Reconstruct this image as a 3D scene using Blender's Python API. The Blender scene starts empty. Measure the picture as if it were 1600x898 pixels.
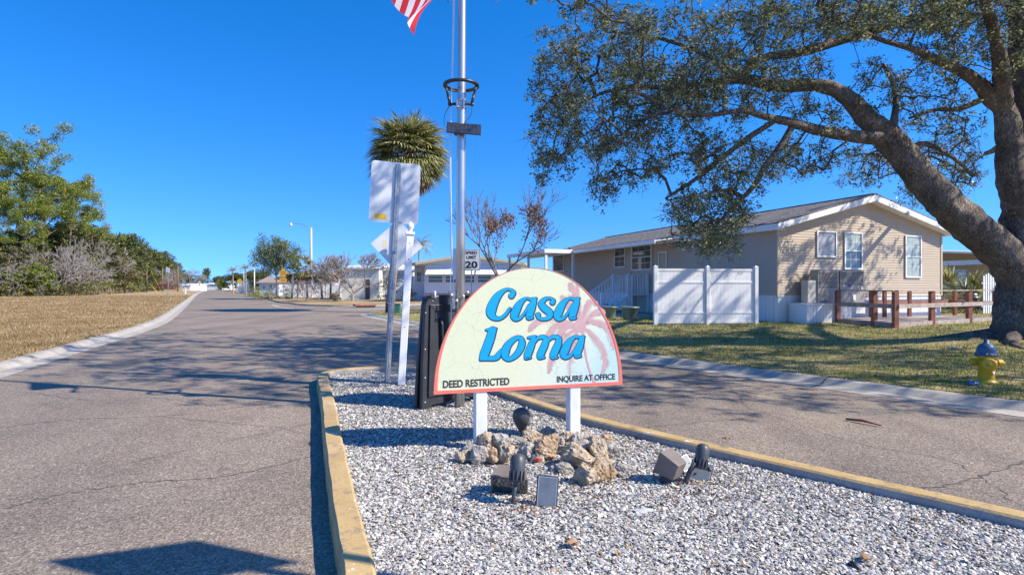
import bpy, math, random
import numpy as np
from mathutils import Vector, Matrix, geometry, noise
random.seed(7); RNG = np.random.default_rng(7)
sc = bpy.context.scene
COL = sc.collection
F, HZ, CH = 900.0, 447.0, 1.6
R = math.radians

def gp(px, py, z=0.0):
    d = F*(CH-z)/(py-HZ)
    return ((px-800)/F*d, d)
def at(px, py, d):
    return Vector(((px-800)/F*d, d, CH+(HZ-py)/F*d))

# ------------------------------------------------------------------ materials
def hexc(r, g, b):
    f = lambda c: (c/255/12.92) if c/255 <= .04045 else ((c/255+.055)/1.055)**2.4
    return (f(r), f(g), f(b))
class NT:
    def __init__(s, name):
        s.m = bpy.data.materials.new(name); s.m.use_nodes = True
        s.t = s.m.node_tree; s.n = s.t.nodes; s.n.clear()
        s.out = s.n.new('ShaderNodeOutputMaterial')
    def new(s, typ, **kw):
        nd = s.n.new(typ)
        for k, v in kw.items():
            if k.startswith('i_'):
                nd.inputs[k[2:].replace('_', ' ')].default_value = v
            else: setattr(nd, k, v)
        return nd
    def ln(s, a, b): s.t.links.new(a, b)
    def ramp(s, fac, stops, interp='LINEAR'):
        r = s.n.new('ShaderNodeValToRGB'); e = r.color_ramp.elements
        r.color_ramp.interpolation = interp
        while len(e) < len(stops): e.new(.5)
        for el, (p, c) in zip(e, stops):
            el.position = p; el.color = (*c, 1) if len(c) == 3 else c
        s.ln(fac, r.inputs[0]); return r
    def noise(s, vec, scale, detail=3, rough=.55, out='Fac'):
        nd = s.new('ShaderNodeTexNoise'); nd.inputs['Scale'].default_value = scale
        nd.inputs['Detail'].default_value = detail; nd.inputs['Roughness'].default_value = rough
        if vec is not None: s.ln(vec, nd.inputs['Vector'])
        return nd.outputs[out]
    def mix(s, fac, a, b, mode='MIX'):
        nd = s.n.new('ShaderNodeMix'); nd.data_type = 'RGBA'; nd.blend_type = mode
        for inp, v in ((nd.inputs[0], fac), (nd.inputs[6], a), (nd.inputs[7], b)):
            if hasattr(v, 'is_linked'): s.ln(v, inp)
            elif isinstance(v, (int, float)): inp.default_value = v
            else: inp.default_value = (*v, 1) if len(v) == 3 else v
        return nd.outputs[2]
    def math(s, op, a, b=0.0, c=0.0):
        nd = s.n.new('ShaderNodeMath'); nd.operation = op
        for inp, v in ((nd.inputs[0], a), (nd.inputs[1], b), (nd.inputs[2], c)):
            if hasattr(v, 'is_linked'): s.ln(v, inp)
            else: inp.default_value = v
        return nd.outputs[0]
    def bump(s, h, strength=.3, dist=.01):
        b = s.n.new('ShaderNodeBump'); b.inputs['Strength'].default_value = strength
        b.inputs['Distance'].default_value = dist; s.ln(h, b.inputs['Height']); return b.outputs[0]
    def prin(s, col, rough=.6, metal=0, normal=None, spec=.5, **kw):
        p = s.n.new('ShaderNodeBsdfPrincipled')
        if hasattr(col, 'is_linked'): s.ln(col, p.inputs['Base Color'])
        else: p.inputs['Base Color'].default_value = (*col, 1)
        if hasattr(rough, 'is_linked'): s.ln(rough, p.inputs['Roughness'])
        else: p.inputs['Roughness'].default_value = rough
        p.inputs['Metallic'].default_value = metal
        p.inputs['Specular IOR Level'].default_value = spec
        if normal is not None: s.ln(normal, p.inputs['Normal'])
        s.ln(p.outputs[0], s.out.inputs[0]); return p
    def obj(s): return s.new('ShaderNodeTexCoord').outputs['Object']
    def pos(s): return s.new('ShaderNodeNewGeometry').outputs['Position']
    def isl(s): return s.new('ShaderNodeNewGeometry').outputs['Random Per Island']

def simple(name, c1, c2=None, scale=4, rough=.6, metal=0, bump=0, bscale=60, bdist=.003, spec=.5, stretch=None):
    t = NT(name); v = t.obj()
    if stretch:
        mp = t.new('ShaderNodeMapping'); mp.inputs['Scale'].default_value = stretch; t.ln(v, mp.inputs[0]); v = mp.outputs[0]
    c = c1
    if c2 is not None:
        n = t.noise(v, scale, 5, .65)
        c = t.ramp(n, [(.3, c1), (.7, c2)]).outputs[0]
    nrm = t.bump(t.noise(v, bscale, 4), bump, bdist) if bump else None
    t.prin(c, rough, metal, nrm, spec); return t.m

def leafmat(name, stops, transl=.35, patch=None, rough=.5, spec=.3):
    t = NT(name)
    col = t.ramp(t.isl(), stops).outputs[0]
    if patch:
        n = t.noise(t.pos(), patch[0], 3)
        f = t.ramp(n, [(.35, (0, 0, 0)), (.65, (1, 1, 1))]).outputs[0]
        col = t.mix(f, col, t.mix(1.0, col, patch[1], 'MULTIPLY'))
    p = t.prin(col, rough, spec=spec)
    tr = t.n.new('ShaderNodeBsdfTranslucent'); t.ln(col, tr.inputs[0])
    mx = t.n.new('ShaderNodeMixShader'); mx.inputs[0].default_value = transl
    t.ln(p.outputs[0], mx.inputs[1]); t.ln(tr.outputs[0], mx.inputs[2]); t.ln(mx.outputs[0], t.out.inputs[0])
    return t.m

# ------------------------------------------------------------------ objects
ROOT = {}
def tag(o, label=None, cat=None, group=None, kind=None):
    if label: o['label'] = label
    if cat: o['category'] = cat
    if group: o['group'] = group
    if kind: o['kind'] = kind
    return o
def thing(name, label, cat, loc=(0, 0, 0), rotz=0.0, group=None):
    o = bpy.data.objects.new(name, None); COL.objects.link(o)
    o.empty_display_size = .2; o.location = loc; o.rotation_euler = (0, 0, rotz)
    ROOT[o.name] = Matrix.Translation(Vector(loc)) @ Matrix.Rotation(rotz, 4, 'Z')
    return tag(o, label, cat, group)

def link_mesh(me, name, mats, parent, local, origin=None):
    if parent is not None:
        M = ROOT.get(parent.name)
        if M is not None and not local: me.transform(M.inverted())
        o = bpy.data.objects.new(name, me); COL.objects.link(o); o.parent = parent
        ROOT[o.name] = M
    else:
        o = bpy.data.objects.new(name, me)
        if origin == 'auto' and len(me.vertices):
            co = np.empty(len(me.vertices)*3, dtype=np.float32); me.vertices.foreach_get('co', co); co = co.reshape(-1, 3)
            c = Vector(((co[:, 0].min()+co[:, 0].max())/2, (co[:, 1].min()+co[:, 1].max())/2, co[:, 2].min()))
            me.transform(Matrix.Translation(-c)); o.location = c
            ROOT[o.name] = Matrix.Translation(c)
        COL.objects.link(o)
    for m in (mats if isinstance(mats, (list, tuple)) else [mats]): me.materials.append(m)
    return o

def cr(pts, n=6, closed=False):
    P = [np.array(p, dtype=float) for p in pts]; out = []
    L = len(P); rng = range(L if closed else L-1)
    for i in rng:
        p1, p2 = P[i], P[(i+1) % L]
        p0 = P[i-1] if (i > 0 or closed) else 2*p1-p2
        p3 = P[(i+2) % L] if (i+2 < L or closed) else 2*p2-p1
        for k in range(n):
            t = k/n
            out.append(.5*((2*p1)+(-p0+p2)*t+(2*p0-5*p1+4*p2-p3)*t*t+(-p0+3*p1-3*p2+p3)*t**3))
    if not closed: out.append(P[-1])
    return out

class MB:
    def __init__(s): s.v = []; s.f = []; s.mi = []; s.sm = []; s.cur = 0; s.smooth = False
    def add(s, vs, fs, M=None):
        b = len(s.v)
        for p in vs:
            p = Vector(p); s.v.append(tuple(M @ p) if M is not None else tuple(p))
        for f in fs: s.f.append([b+i for i in f]); s.mi.append(s.cur); s.sm.append(s.smooth)
        return s
    def box(s, a, b, M=None):
        x0, y0, z0 = a; x1, y1, z1 = b
        s.add([(x0,y0,z0),(x1,y0,z0),(x1,y1,z0),(x0,y1,z0),(x0,y0,z1),(x1,y0,z1),(x1,y1,z1),(x0,y1,z1)],
              [(0,3,2,1),(4,5,6,7),(0,1,5,4),(1,2,6,5),(2,3,7,6),(3,0,4,7)], M); return s
    def bbox(s, a, b, bev=.01, M=None):
        # box with chamfered vertical & top edges (slightly shrunk top)
        x0, y0, z0 = a; x1, y1, z1 = b; e = bev
        pts = [(x0+e,y0),(x1-e,y0),(x1,y0+e),(x1,y1-e),(x1-e,y1),(x0+e,y1),(x0,y1-e),(x0,y0+e)]
        cx, cy = (x0+x1)/2, (y0+y1)/2
        ins = [(px-e*(1 if px > cx else -1), py-e*(1 if py > cy else -1)) for px, py in pts]
        vs = [(x, y, z0+e) for x, y in pts]+[(x, y, z1-e) for x, y in pts]+[(x, y, z1) for x, y in ins]+[(x, y, z0) for x, y in ins]
        fs = [(i, (i+1) % 8, 8+(i+1) % 8, 8+i) for i in range(8)]+[(8+i, 8+(i+1) % 8, 16+(i+1) % 8, 16+i) for i in range(8)]
        fs += [(24+i, 24+(i+1) % 8, (i+1) % 8, i) for i in range(8)]
        fs += [tuple(range(16, 24)), tuple(range(31, 23, -1))]
        s.add(vs, fs, M); return s
    def prism(s, poly, z0, z1, M=None):
        n = len(poly)
        s.add([(x, y, z0) for x, y in poly]+[(x, y, z1) for x, y in poly],
              [tuple(range(n-1, -1, -1)), tuple(range(n, 2*n))]+[(i, (i+1) % n, n+(i+1) % n, n+i) for i in range(n)], M); return s
    def tube(s, pts, rad, n=8, cap=True):
        P = [Vector(p) for p in pts]; k = len(P)
        if not hasattr(rad, '__len__'): rad = [rad]*k
        b = len(s.v); ref = None
        for i, p in enumerate(P):
            d = (P[min(i+1, k-1)]-P[max(i-1, 0)])
            if d.length < 1e-9: d = Vector((0, 0, 1))
            d.normalize()
            if ref is None:
                ref = d.cross(Vector((0, 0, 1)))
                if ref.length < .05: ref = d.cross(Vector((1, 0, 0)))
            ref = (ref-d*ref.dot(d)); ref.normalize(); o2 = d.cross(ref)
            for j in range(n):
                a = 2*math.pi*j/n
                s.v.append(tuple(p+(ref*math.cos(a)+o2*math.sin(a))*rad[i]))
        for i in range(k-1):
            for j in range(n):
                s.f.append([b+i*n+j, b+i*n+(j+1) % n, b+(i+1)*n+(j+1) % n, b+(i+1)*n+j]); s.mi.append(s.cur); s.sm.append(True)
        if cap:
            for f in (list(range(b+n-1, b-1, -1)), list(range(b+(k-1)*n, b+k*n))):
                s.f.append(f); s.mi.append(s.cur); s.sm.append(False)
        return s
    def lathe(s, prof, c=(0, 0, 0), n=16, M=None, smooth=True):
        vs = [(c[0]+r*math.cos(2*math.pi*j/n), c[1]+r*math.sin(2*math.pi*j/n), c[2]+z) for r, z in prof for j in range(n)]
        fs = [(i*n+j, i*n+(j+1) % n, (i+1)*n+(j+1) % n, (i+1)*n+j) for i in range(len(prof)-1) for j in range(n)]
        fs += [tuple(range(n-1, -1, -1)), tuple(range((len(prof)-1)*n, len(prof)*n))]
        o = s.smooth; s.smooth = smooth; s.add(vs, fs, M); s.smooth = o; return s
    def disc(s, c, r, n=10, M=None, h=.001):
        return s.lathe([(r, 0), (r, h)], c, n, M, False)
    def build(s, name, mat, parent=None, local=False, origin='auto', bevel=0):
        me = bpy.data.meshes.new(name); me.from_pydata(s.v, [], s.f)
        me.polygons.foreach_set('material_index', s.mi); me.polygons.foreach_set('use_smooth', s.sm)
        me.validate(clean_customdata=False); me.update()
        o = link_mesh(me, name, mat, parent, local, origin)
        if bevel:
            b = o.modifiers.new('b', 'BEVEL'); b.width = bevel; b.segments = 2; b.limit_method = 'ANGLE'
        return o

def fast(name, V, Fa, mat, parent=None, local=False, smooth=False, origin=None):
    V = np.asarray(V, dtype=np.float32).reshape(-1, 3); Fa = np.asarray(Fa, dtype=np.int32)
    k = Fa.shape[1]; me = bpy.data.meshes.new(name)
    me.vertices.add(len(V)); me.vertices.foreach_set('co', V.ravel())
    me.loops.add(Fa.size); me.loops.foreach_set('vertex_index', Fa.ravel())
    me.polygons.add(len(Fa)); me.polygons.foreach_set('loop_start', np.arange(len(Fa), dtype=np.int32)*k)
    if smooth: me.polygons.foreach_set('use_smooth', np.ones(len(Fa), dtype=bool))
    me.update(calc_edges=True); me.validate()
    return link_mesh(me, name, mat, parent, local, origin)

def rand_unit(n):
    v = RNG.normal(size=(n, 3)); return v/np.linalg.norm(v, axis=1)[:, None]
def leaf_quads(C, size, aspect=.5, up=0.0, jitter=.35, droop=0.0):
    """rhombus leaves at centres C with random direction; up biases the normals upward"""
    C = np.asarray(C, dtype=float); n = len(C)
    nr = rand_unit(n); nr[:, 2] += up*np.sign(nr[:, 2]+1e-9); nr /= np.linalg.norm(nr, axis=1)[:, None]
    a = np.cross(nr, rand_unit(n)); a /= np.linalg.norm(a, axis=1)[:, None]+1e-9
    if droop: a[:, 2] -= droop; a /= np.linalg.norm(a, axis=1)[:, None]
    b = np.cross(nr, a); b /= np.linalg.norm(b, axis=1)[:, None]+1e-9
    L = size*(1+jitter*RNG.uniform(-1, 1, n))[:, None]
    V = np.stack([C-a*L*.5, C+b*L*aspect*.5+nr*L*.06, C+a*L*.5, C-b*L*aspect*.5+nr*L*.06], 1)
    return V.reshape(-1, 3), np.arange(4*n).reshape(-1, 4)

def copy_tree(o, parent=None):
    c = o.copy(); COL.objects.link(c); c.parent = parent
    ROOT[c.name] = ROOT.get(o.name)
    for ch in list(o.children): copy_tree(ch, c)
    return c

def text_mesh(s, size=1.0, offset=0.0, shear=0.0, spacing=1.0, extrude=0.0, sx=1.0):
    cu = bpy.data.curves.new('t', 'FONT'); cu.body = s; cu.size = size; cu.offset = offset
    cu.shear = shear; cu.space_character = spacing; cu.extrude = extrude
    o = bpy.data.objects.new('t', cu); COL.objects.link(o)
    dg = bpy.context.evaluated_depsgraph_get(); dg.update()
    me = bpy.data.meshes.new_from_object(o.evaluated_get(dg))
    vs = [Vector((v.co.x*sx, v.co.y, v.co.z)) for v in me.vertices]; fs = [tuple(p.vertices) for p in me.polygons]
    bpy.data.objects.remove(o); bpy.data.curves.remove(cu); bpy.data.meshes.remove(me)
    return vs, fs
def text_fit(mb, s, w, h, M, offset=.02, sx=1.0):
    """text scaled to fill a w x h box, lower left corner at M's origin (M maps xy to the sign)"""
    vs, fs = text_mesh(s, 1.0, offset, extrude=.0)
    x0 = min(v.x for v in vs); x1 = max(v.x for v in vs); y0 = min(v.y for v in vs); y1 = max(v.y for v in vs)
    mb.add([((v.x-x0)/(x1-x0)*w, (v.y-y0)/(y1-y0)*h, 0) for v in vs], fs, M)

def cdt(poly, spacing, zf, extra=None, jitter=.3):
    P = np.array(poly, dtype=float)
    x0, y0 = P.min(0); x1, y1 = P.max(0)
    pts = [Vector(p) for p in poly]
    inner = extra if extra is not None else [(x, y) for x in np.arange(x0, x1, spacing) for y in np.arange(y0, y1, spacing)]
    inner = [p for p in inner if inside(P, p[0], p[1])]
    pts += [Vector(p) for p in inner]
    n = len(poly)
    r = geometry.delaunay_2d_cdt(pts, [(i, (i+1) % n) for i in range(n)], [], 1, 1e-5)
    vs = [(v.x, v.y, zf(v.x, v.y)) for v in r[0]]
    fs = []
    for f in r[2]:
        a, b, c = (r[0][i] for i in f[:3])
        fs.append(list(f) if (b-a).cross(c-a) > 0 else list(f)[::-1])
    return vs, fs
def inside(P, x, y):
    a = P; b = np.roll(P, -1, 0)
    c = ((a[:, 1] > y) != (b[:, 1] > y))
    with np.errstate(divide='ignore', invalid='ignore'):
        xx = (b[:, 0]-a[:, 0])*(y-a[:, 1])/(b[:, 1]-a[:, 1])+a[:, 0]
    return bool(np.sum(c & (x < xx)) % 2)
def inside_many(P, X, Y):
    r = np.zeros(len(X), dtype=int)
    for i in range(len(P)):
        x1, y1 = P[i]; x2, y2 = P[(i+1) % len(P)]
        if y1 == y2: continue
        m = (y1 > Y) != (y2 > Y)
        r += m & (X < (x2-x1)*(Y-y1)/(y2-y1)+x1)
    return r % 2 == 1
def dist_poly(pts, X, Y):
    D = np.full(np.shape(X), 1e9)
    for (x1, y1), (x2, y2) in zip(pts[:-1], pts[1:]):
        dx, dy = x2-x1, y2-y1
        t = np.clip(((X-x1)*dx+(Y-y1)*dy)/(dx*dx+dy*dy), 0, 1)
        D = np.minimum(D, np.hypot(X-x1-t*dx, Y-y1-t*dy))
    return D
def sweep(pts, prof, closed=False, mis=None):
    """prof: list of (offset to the right of travel, z)"""
    P = [Vector((p[0], p[1])) for p in pts]; n = len(P); m = MB()
    k = len(prof)
    for i, p in enumerate(P):
        a = P[(i-1) % n] if (closed or i > 0) else p; b = P[(i+1) % n] if (closed or i < n-1) else p
        d = (b-a).normalized(); r = Vector((d.y, -d.x))
        for o, z in prof: m.v.append((p.x+r.x*o, p.y+r.y*o, z))
    for i in range(n if closed else n-1):
        j = (i+1) % n
        for q in range(k-1):
            m.f.append([i*k+q, i*k+q+1, j*k+q+1, j*k+q][::-1]); m.mi.append(mis[q] if mis else 0); m.sm.append(False)
    return m
def offset_line(pts, o):
    P = [Vector((p[0], p[1])) for p in pts]; n = len(P); out = []
    for i, p in enumerate(P):
        d = (P[min(i+1, n-1)]-P[max(i-1, 0)]).normalized(); out.append((p.x+d.y*o, p.y-d.x*o))
    return out
# ------------------------------------------------------------------ camera, world, sun
cam = bpy.data.cameras.new('camera'); camo = bpy.data.objects.new('camera', cam); COL.objects.link(camo)
camo.location = (0, 0, CH); camo.rotation_euler = (R(90), 0, 0)
cam.sensor_width = 36; cam.lens = 36*F/1600; cam.shift_y = -2/1600; cam.clip_end = 6000; cam.clip_start = .05
sc.camera = camo
SUN_EL = R(40.5); SUNDIR = Vector((.955*math.cos(SUN_EL), -.297*math.cos(SUN_EL), math.sin(SUN_EL)))
w = bpy.data.worlds.new('World'); sc.world = w; w.use_nodes = True
wt = w.node_tree; wt.nodes.clear()
wo = wt.nodes.new('ShaderNodeOutputWorld'); bg = wt.nodes.new('ShaderNodeBackground')
sk = wt.nodes.new('ShaderNodeTexSky'); sk.sky_type = 'NISHITA'; sk.sun_disc = False
sk.sun_elevation = SUN_EL; sk.sun_rotation = math.atan2(SUNDIR.x, SUNDIR.y)
tcw = wt.nodes.new('ShaderNodeTexCoord'); mpw = wt.nodes.new('ShaderNodeMapping'); mpw.inputs['Location'].default_value = (0, 0, .15); wt.links.new(tcw.outputs['Generated'], mpw.inputs[0]); wt.links.new(mpw.outputs[0], sk.inputs[0])
sk.altitude = 0; sk.air_density = 1.0; sk.dust_density = 0.25; sk.ozone_density = 4.0
hs = wt.nodes.new('ShaderNodeHueSaturation'); hs.inputs['Saturation'].default_value = 1.36; hs.inputs['Value'].default_value = 1.0
gm = wt.nodes.new('ShaderNodeMix'); gm.data_type = 'RGBA'; gm.blend_type = 'MULTIPLY'; gm.inputs[0].default_value = 1; gm.inputs[7].default_value = (.92, .885, 1.04, 1)
wt.links.new(sk.outputs[0], hs.inputs['Color']); wt.links.new(hs.outputs[0], gm.inputs[6]); wt.links.new(gm.outputs[2], bg.inputs[0])
bg.inputs[1].default_value = .15; wt.links.new(bg.outputs[0], wo.inputs[0])
sl = bpy.data.lights.new('sun', 'SUN'); sl.energy = 4.3; sl.angle = R(.53); sl.color = (1, .92, .79)
slo = bpy.data.objects.new('sun', sl); COL.objects.link(slo)
slo.rotation_euler = SUNDIR.to_track_quat('Z', 'Y').to_euler(); slo.location = (20, -10, 30)
sc.view_settings.view_transform = 'Standard'; sc.view_settings.look = 'None'; sc.view_settings.exposure = .86; sc.view_settings.gamma = 1
sc.view_settings.use_curve_mapping = False
sc.render.engine = 'CYCLES'; sc.cycles.max_bounces = 6; sc.cycles.transparent_max_bounces = 6
sc.cycles.diffuse_bounces = 3; sc.cycles.glossy_bounces = 2

# ------------------------------------------------------------------ materials
def asphalt():
    t = NT('asphalt'); v = t.pos()
    vo = t.new('ShaderNodeTexVoronoi'); vo.inputs['Scale'].default_value = 85; t.ln(v, vo.inputs['Vector'])
    agg = t.ramp(vo.outputs['Color'], [(.0, (.105, .092, .072)), (.35, (.205, .177, .141)), (.7, (.305, .267, .215)), (1, (.53, .475, .395))]).outputs[0]
    n2 = t.noise(v, 28, 4, .7)
    agg = t.mix(t.ramp(n2, [(.35, (0, 0, 0)), (.7, (1, 1, 1))]).outputs[0], agg, t.mix(1.0, agg, (.74, .70, .68), 'MULTIPLY'))
    big = t.noise(v, .35, 5, .6)
    c = t.mix(1.0, agg, t.ramp(big, [(.3, (.82, .8, .82)), (.5, (1.05, 1.0, .98)), (.7, (1.22, 1.13, 1.06))]).outputs[0], 'MULTIPLY')
    # tyre tracks / long stripes running with the road
    mp = t.new('ShaderNodeMapping'); mp.inputs['Rotation'].default_value = (0, 0, R(-28)); mp.inputs['Scale'].default_value = (1.1, .05, 1); t.ln(v, mp.inputs[0])
    st = t.noise(mp.outputs[0], 1.0, 3)
    c = t.mix(1.0, c, t.ramp(st, [(.35, (.86, .85, .86)), (.6, (1.06, 1.05, 1.04))]).outputs[0], 'MULTIPLY')
    big2 = t.noise(v, 1.1, 6, .7); c = t.mix(1.0, c, t.ramp(big2, [(.3, (.84, .83, .82)), (.5, (1, 1, 1)), (.7, (1.10, 1.08, 1.05))]).outputs[0], 'MULTIPLY')
    # thin cracks and oil stains
    dv = t.noise(v, .8, 4, .6, 'Color')
    vv = t.mix(.22, v, dv, 'ADD')
    cr_ = t.new('ShaderNodeTexVoronoi'); cr_.feature = 'DISTANCE_TO_EDGE'; cr_.inputs['Scale'].default_value = .23; t.ln(vv, cr_.inputs['Vector'])
    cm = t.ramp(cr_.outputs['Distance'], [(.0, (1, 1, 1)), (.006, (0, 0, 0))]).outputs[0]
    cm = t.mix(1.0, cm, t.ramp(t.noise(v, .5, 2), [(.45, (0, 0, 0)), (.6, (.6, .6, .6))]).outputs[0], 'MULTIPLY')
    c = t.mix(cm, c, (.05, .045, .045))
    sp = t.ramp(t.noise(v, 1.7, 3, .5), [(.70, (0, 0, 0)), (.76, (.4, .4, .4))]).outputs[0]
    c = t.mix(sp, c, (.07, .06, .06))
    nr = t.bump(t.math('ADD', vo.outputs['Distance'], n2), .55, .006)
    t.prin(c, .85, normal=nr, spec=.3); return t.m

def concrete(name, c1=(.29, .26, .22), c2=(.47, .43, .37)):
    t = NT(name); v = t.pos()
    n = t.noise(v, 3, 6, .7); f = t.noise(v, 60, 3, .6)
    c = t.ramp(n, [(.3, c1), (.65, c2)]).outputs[0]
    c = t.mix(1.0, c, t.ramp(f, [(.3, (.82,)*3), (.7, (1.1,)*3)]).outputs[0], 'MULTIPLY')
    t.prin(c, .85, normal=t.bump(f, .4, .004), spec=.3); return t.m

def grass_ground(name, stops, scale=.5, fine=.55):
    t = NT(name); v = t.pos()
    a = t.noise(v, scale, 6, .65); b = t.noise(v, 9, 5, .75)
    m = t.math('ADD', t.math('MULTIPLY', a, .65), t.math('MULTIPLY', b, .35))
    c = t.ramp(m, stops).outputs[0]
    g = t.noise(v, 60, 3, .7)
    c = t.mix(1.0, c, t.ramp(g, [(.3, (1-fine,)*3), (.7, (1+fine*.5,)*3)]).outputs[0], 'MULTIPLY')
    t.prin(c, .9, normal=t.bump(t.math('ADD', g, b), .8, .03), spec=.15); return t.m

def paint_kerb():
    t = NT('kerb_paint'); v = t.pos()
    n = t.noise(v, 2.2, 5, .6); n2 = t.noise(v, 5.5, 6, .72); n3 = t.noise(v, 45, 3)
    y = t.ramp(n, [(.3, (.42, .275, .105)), (.6, (.54, .375, .16)), (.75, (.60, .45, .235))]).outputs[0]
    y = t.mix(1.0, y, t.ramp(n3, [(.3, (.9,)*3), (.7, (1.06,)*3)]).outputs[0], 'MULTIPLY')
    chip = t.ramp(n2, [(.635, (0, 0, 0)), (.645, (1, 1, 1))]).outputs[0]
    c = t.mix(chip, y, (.68, .66, .63))
    dirt = t.ramp(t.noise(v, 7, 6, .75), [(.36, (.75,)*3), (.47, (0, 0, 0))]).outputs[0]
    c = t.mix(dirt, c, (.22, .18, .13))
    t.prin(c, .6, normal=t.bump(t.math('ADD', n2, n3), .5, .006)); return t.m

def gravel_base():
    t = NT('shell_bed'); v = t.pos()
    vo = t.new('ShaderNodeTexVoronoi'); vo.inputs['Scale'].default_value = 55; t.ln(t.mix(.02, v, t.noise(v, 20, 3, .5, 'Color'), 'ADD'), vo.inputs['Vector'])
    c = t.ramp(vo.outputs['Color'], [(0, (.20, .19, .175)), (.35, (.34, .325, .30)), (.7, (.50, .48, .44)), (1, (.62, .59, .55))]).outputs[0]
    d = t.ramp(vo.outputs['Distance'], [(.0, (1, 1, 1)), (.9, (.35, .33, .32))]).outputs[0]
    c = t.mix(1.0, c, d, 'MULTIPLY')
    t.prin(c, .75, normal=t.bump(vo.outputs['Distance'], -.9, .02)); return t.m

def siding_mat(name, c, c2):
    t = NT(name); v = t.obj(); n = t.noise(v, 1.3, 5, .6)
    col = t.ramp(n, [(.3, c), (.7, c2)]).outputs[0]
    t.prin(col, .5, normal=t.bump(t.noise(v, 90, 3), .08, .002), spec=.35); return t.m

def shingle():
    t = NT('roof_shingle'); v = t.obj()
    br = t.new('ShaderNodeTexBrick'); br.inputs['Scale'].default_value = 3.2; br.inputs['Mortar Size'].default_value = .012
    br.inputs['Color1'].default_value = (.12, .105, .095, 1); br.inputs['Color2'].default_value = (.27, .24, .215, 1); br.inputs['Mortar'].default_value = (.04, .037, .035, 1)
    mp = t.new('ShaderNodeMapping'); mp.inputs['Rotation'].default_value = (0, 0, R(90)); t.ln(v, mp.inputs[0]); t.ln(mp.outputs[0], br.inputs['Vector'])
    n = t.noise(v, 70, 3); c = t.mix(1.0, br.outputs['Color'], t.ramp(n, [(.3, (.75,)*3), (.7, (1.2,)*3)]).outputs[0], 'MULTIPLY')
    t.prin(c, .9, normal=t.bump(br.outputs['Fac'], -.4, .01), spec=.2); return t.m

def bark():
    t = NT('oak_bark'); v = t.pos()
    mp = t.new('ShaderNodeMapping'); mp.inputs['Scale'].default_value = (1, 1, .38); t.ln(v, mp.inputs[0])
    w1 = t.mix(.09, mp.outputs[0], t.noise(v, 9, 5, .7, 'Color'), 'ADD')
    vo = t.new('ShaderNodeTexVoronoi'); vo.feature = 'DISTANCE_TO_EDGE'; vo.inputs['Scale'].default_value = 24; t.ln(w1, vo.inputs['Vector'])
    n = t.noise(v, 2.2, 6, .7); n3 = t.noise(v, 50, 4, .7)
    c = t.ramp(n, [(.3, (.19, .155, .13)), (.5, (.36, .305, .255)), (.68, (.58, .50, .42))]).outputs[0]
    mp2 = t.new('ShaderNodeMapping'); mp2.inputs['Scale'].default_value = (15, 15, 4.2); mp2.inputs['Rotation'].default_value = (0, R(-12), 0); t.ln(v, mp2.inputs[0])
    rg = t.noise(mp2.outputs[0], 1.0, 5, .6); rg = t.math('ABSOLUTE', t.math('SUBTRACT', rg, .5))
    h = t.ramp(rg, [(0, (0, 0, 0)), (.05, (.75,)*3), (.12, (1, 1, 1))]).outputs[0]
    h = t.mix(.45, h, t.ramp(vo.outputs['Distance'], [(0, (0, 0, 0)), (.14, (1, 1, 1))]).outputs[0])
    c = t.mix(h, t.mix(1.0, c, (.45, .42, .40), 'MULTIPLY'), c)
    c = t.mix(1.0, c, t.ramp(n3, [(.3, (.75,)*3), (.7, (1.2,)*3)]).outputs[0], 'MULTIPLY')
    hh = t.math('ADD', h, t.math('MULTIPLY', n3, .7))
    t.prin(c, .9, normal=t.bump(hh, 1.0, .05), spec=.15); return t.m

def galv_holes():
    t = NT('galvanised_steel'); v = t.obj(); s = t.new('ShaderNodeSeparateXYZ'); t.ln(v, s.inputs[0])
    n = t.noise(v, 25, 4); c = t.ramp(n, [(.3, (.33, .35, .37)), (.7, (.52, .54, .56))]).outputs[0]
    fz = t.math('SUBTRACT', t.math('FRACT', t.math('MULTIPLY', s.outputs[2], 1/.0254)), .5)
    fx = t.math('MULTIPLY', t.math('SUBTRACT', s.outputs[0], 0.0), 1/.0254)
    d = t.math('ADD', t.math('MULTIPLY', fz, fz), t.math('MULTIPLY', fx, fx))
    hole = t.math('LESS_THAN', d, .08)
    c = t.mix(hole, c, (.03, .03, .035))
    t.prin(c, .45, .55); return t.m

M = {}
M['asphalt'] = asphalt(); M['concrete'] = concrete('gutter_concrete'); M['pad'] = concrete('patio_concrete', (.30, .29, .28), (.46, .45, .43))
M['drygrass'] = grass_ground('dry_grass', [(.3, (.16, .13, .06)), (.42, (.33, .235, .12)), (.55, (.46, .33, .18)), (.7, (.57, .43, .25))])
M['lawn'] = grass_ground('lawn_soil', [(.33, (.12, .13, .035)), (.44, (.30, .25, .10)), (.54, (.50, .40, .20)), (.66, (.25, .17, .10))], .7)
M['kerb'] = paint_kerb(); M['kerbgrey'] = concrete('kerb_grey', (.2, .19, .18), (.38, .36, .34)); M['shellbed'] = gravel_base()
M['shell'] = leafmat('shell_chips', [(0, (.26, .245, .225)), (.14, (.37, .35, .325)), (.34, (.48, .455, .42)), (.66, (.60, .575, .53)), (.86, (.70, .67, .62)), (.945, (.50, .42, .32)), (.96, (.36, .20, .10)), (.982, (.12, .09, .07))], .05, rough=.5, spec=.4)
for e in M['shell'].node_tree.nodes:
    if e.type == 'VALTORGB': e.color_ramp.interpolation = 'CONSTANT'
M['siding_t'] = siding_mat('tan_siding', (.47, .385, .28), (.53, .435, .325)); M['siding_shade'] = siding_mat('tan_siding_shaded', (.44, .365, .29), (.49, .41, .33))  # second siding is the first with the side wall's shade put into its colour
M['trim'] = simple('white_trim', (.72, .73, .74), (.82, .82, .82), 2, .45)
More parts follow.
